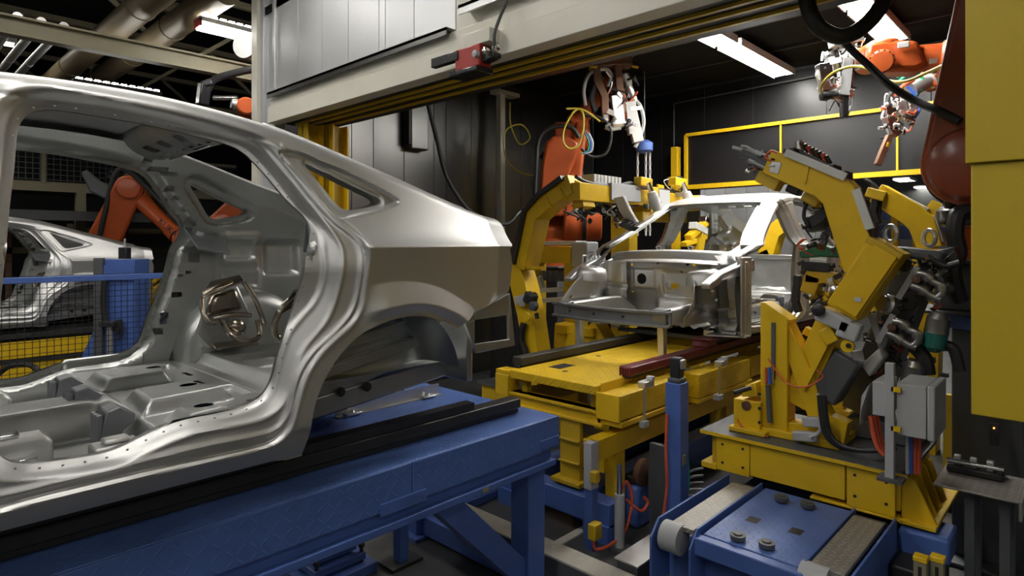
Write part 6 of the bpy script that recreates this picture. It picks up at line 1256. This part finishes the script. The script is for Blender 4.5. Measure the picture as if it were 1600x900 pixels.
# ================================================================ hall on the left: mesh fence, second line
r = thing('mesh_fence', 'blue framed fence of black wire mesh seen through the nearest car body', 'fence', (0,6.5,0)); zt = 1.715
MB().box(-2.6, 2.55, 6.47, 6.53, zt-.05, zt).build('top_rail', 'blue', r, bevel=.004); MB().box(-2.6, 2.55, 6.48, 6.52, .12, .16).build('bottom_rail', 'blue', r)
for x in (-2.6, -.05, 2.5): MB().box(x, x+.05, 6.475, 6.525, 0, zt).build('post', 'blue', r); MB().box(x-.05, x+.10, 6.42, 6.58, 0, .012).build('foot', 'blue', r)
g = MB()
for k in range(101): x = -2.55+k*.05; g.box(x-.0022, x+.0022, 6.497, 6.503, .15, zt-.04)
for k in range(32): z = .17+k*.05; g.box(-2.56, 2.52, 6.494, 6.500, z-.0022, z+.0022)
g.build('wire_mesh', 'wall_dk', r)
r = thing('far_conveyor', 'yellow sided conveyor carrying the distant car body', 'conveyor', (0,10.4,0)); MB().box(-6, 3.4, 9.6, 11.2, .78, .815).build('deck_plate', 'dark', r)
for z0, z1 in ((.60,.80),(.28,.54)): MB().box(-6, 3.4, 9.52, 9.60, z0, z1).build('side_panel', 'yellow', r, bevel=.004)
MB().box(-6, 3.4, 9.53, 9.66, .84, .90).build('black_rail', 'rail', r); MB().box(-6, 3.4, 9.5, 9.52, .545, .59).build('black_strip', 'rail', r); MB().box(-6, 3.4, 11.0, 11.1, .84, .90).build('black_rail', 'rail', r)
for x in (-5,-2,1,3.2): MB().box(x-.1, x+.1, 9.7, 11.1, 0, .78).build('leg', 'gray_dk', r)
r = thing('skid', 'dark transport skid under the distant car body', 'skid', (0,10.4,.9))
for y in (9.95, 10.8): MB().box(-1.4, 2.4, y-.04, y+.04, .826, .93).build('runner', 'dark', r)
D = 6.9; H = lambda px, py, d=D: P(px, py, d=d)
c = H(186,500); r = thing('blue_pillar', 'blue machine pillar with a sloping bracket, behind the mesh fence', 'pillar', (c.x,c.y,0)); rt = Vector((RX,-FX,0)); fw = Vector((FX,RX,0)); S_ = D/F
def pl(pts, off, th, mt, nm, par): MB().plate([H(*p)+fw*off for p in pts], fw*th).build(nm, mt, par, bevel=.004)
q = Vector((c.x,c.y,0)); b0, b1 = H(160,405), H(222,405); MB().obox(((b0+b1)/2)*1.0-Vector((0,0,b0.z/2))+Vector((0,0,0)), rt*(b1-b0).length/2, fw*.14, (0,0,b0.z/2)).build('column', 'blue', r, bevel=.006)
pl([(160,495),(162,565),(128,565)], -.05, .14, 'blue', 'bracket_gusset', r)
MB().obox(H(170,480)-fw*.16, rt*.05, fw*.02, (0,0,.55)).build('recess_strip', 'gray_dk', r); MB().obox(H(196,425)-fw*.155, rt*.20, fw*.012, (0,0,.08)).build('head_plate', 'blue', r)
MB().hose([H(a,b)-fw*.20 for a, b in ((182,435),(180,470),(184,500),(196,510),(205,498),(202,515))], .03).build('hose', 'black', r); MB().cyl(H(192,505)-fw*.22, H(192,560)-fw*.22, .03).build('rod', 'alu', r); MB().obox(H(190,502)-fw*.22, rt*.08, fw*.05, (0,0,.03)).build('clamp', 'dark', r, bevel=.01)
MB().hose([H(a,b)-fw*.21 for a, b in ((198,498),(208,505),(207,522),(199,525))], .012).build('cable_loop', 'black', r)
r = thing('camera_sensor', 'slim black sensor with a rod standing on the blue pillar', 'sensor', H(195,405)-fw*.0); MB().obox(H(195,397), rt*.045, fw*.05, (0,0,.075)).build('body', 'black_gloss', r, bevel=.01); MB().cyl(H(195,388), H(195,373), .012).build('rod', 'alu', r)
MB().obox(H(195,405)+Vector((0,0,-.005)), rt*.06, fw*.10, (0,0,.01)).build('base_plate', 'alu', r)
r = thing('yellow_clamp', 'slanted yellow clamp frame behind the mesh fence, right of the blue pillar', 'clamp', H(250,440,10.9)); a, b_ = H(225,452,10.9), H(285,408,10.9)
for dz in (0,-.14): MB().bar(a+Vector((0,0,dz)), b_+Vector((0,0,dz)), .10, .07).build('side_bar', 'yellow', r, bevel=.006)
for t in (.1,.5,.9): c = a.lerp(b_,t); MB().bar(c, c-Vector((0,0,.14)), .08, .06).build('rung', 'yellow', r)
MB().bar(H(228,448,10.9), H(234,470,10.9), .16, .14).build('clamp_head', 'yellow', r, bevel=.01); c = H(240,450,10.9); MB().box(c.x-.08, c.x+.08, c.y-.08, c.y+.08, 0, c.z-.05).build('post', 'yellow_dk', r)
r = thing('pipe_rack', 'brown pipe rack in the dark under the grid canopy', 'rack', (2,15.5,0))
for z in (1.2,1.8,2.2): MB().box(-3, 8, 15.4, 15.6, z, z+.12).build('pipe_tray', 'duct', r)
for k in range(12): x = -3+k; MB().box(x-.05, x+.05, 15.4, 15.5, 0, 2.4).build('upright', 'copper' if k%2 else 'cream_old', r)
tag(MB().hose([P(a,b,d=6.7) for a, b in ((-8,590),(15,572),(45,570),(62,582),(70,600),(72,640))], .03).build('cable', 'black'), 'black cable loop on the floor behind the mesh fence', 'cable')
# red light curtain sensor under the gate beam
c = P(745,92,X=3.05); r = thing('scanner', 'red and black laser scanner bolted under the cream gate beam', 'scanner', c)
MB().box(2.98, 3.10, c.y-.10, c.y+.16, c.z-.08, c.z+.08).build('red_housing', 'red', r, bevel=.012)
m = MB(); m.plate([(3.0,c.y+.15,c.z+.06),(3.0,c.y-.22,c.z+.0),(3.0,c.y-.22,c.z-.04),(3.0,c.y+.15,c.z-.08)], (.08,0,0)); m.build('scan_window', 'black_gloss', r, bevel=.008)
MB().box(2.97, 3.02, c.y+.12, c.y+.42, c.z+.0, c.z+.07).build('side_bracket', 'black_gloss', r, bevel=.006); MB().box(2.95, 3.12, c.y-.1, c.y+.2, c.z-.12, c.z-.08).build('lower_window', 'black_gloss', r, bevel=.01)
MB().box(3.0, 3.14, c.y-.18, c.y+.1, c.z+.08, c.z+.18).build('mount_bracket', 'cream', r, bevel=.006)
for k in range(3): MB().lathe((2.98,c.y-.08-.10*k,c.z+.0), (-1,0,0), [(0,.025),(.03,.025),(.035,.015)], 14).build('connector', 'chrome' if k else 'gray', r)
MB().hose([(2.95,c.y-.28,c.z+.0),(2.93,c.y-.30,c.z+.08),(2.98,c.y-.30,c.z+.2),(3.06,c.y-.29,c.z+.34)], .012).build('cable', 'gray_dk', r)
# indicator lamps deep in the dark right of the shuttle
for k, (px, py, mt) in enumerate(((1482,781,'led_o'),(1466,774,'led_w'),(1460,826,'led_w'),(1456,838,'led_w'),(1553,669,'led_o'))):
    p = P(px, py, d=4.6 if k < 4 else 3.5); r = thing('indicator_lamp', ['tiny orange indicator lamp in the dark beside the yellow end gusset','tiny white indicator lamp left of the orange one','upper of two tiny white indicator lamps by the blue drive block','lower of two tiny white indicator lamps by the blue drive block','tiny orange indicator lamp under the yellow guard'][k], 'indicator lamp', p, 0, 'tiny indicator lamps'); MB().ball(p, .007 if k < 4 else .004).build('bulb', mt, r); MB().box(p.x+.006, p.x+.05, p.y-.02, p.y+.02, max(0, p.z-.9 if k < 4 else p.z-.1), p.z+.02).build('stem', 'dark', r)
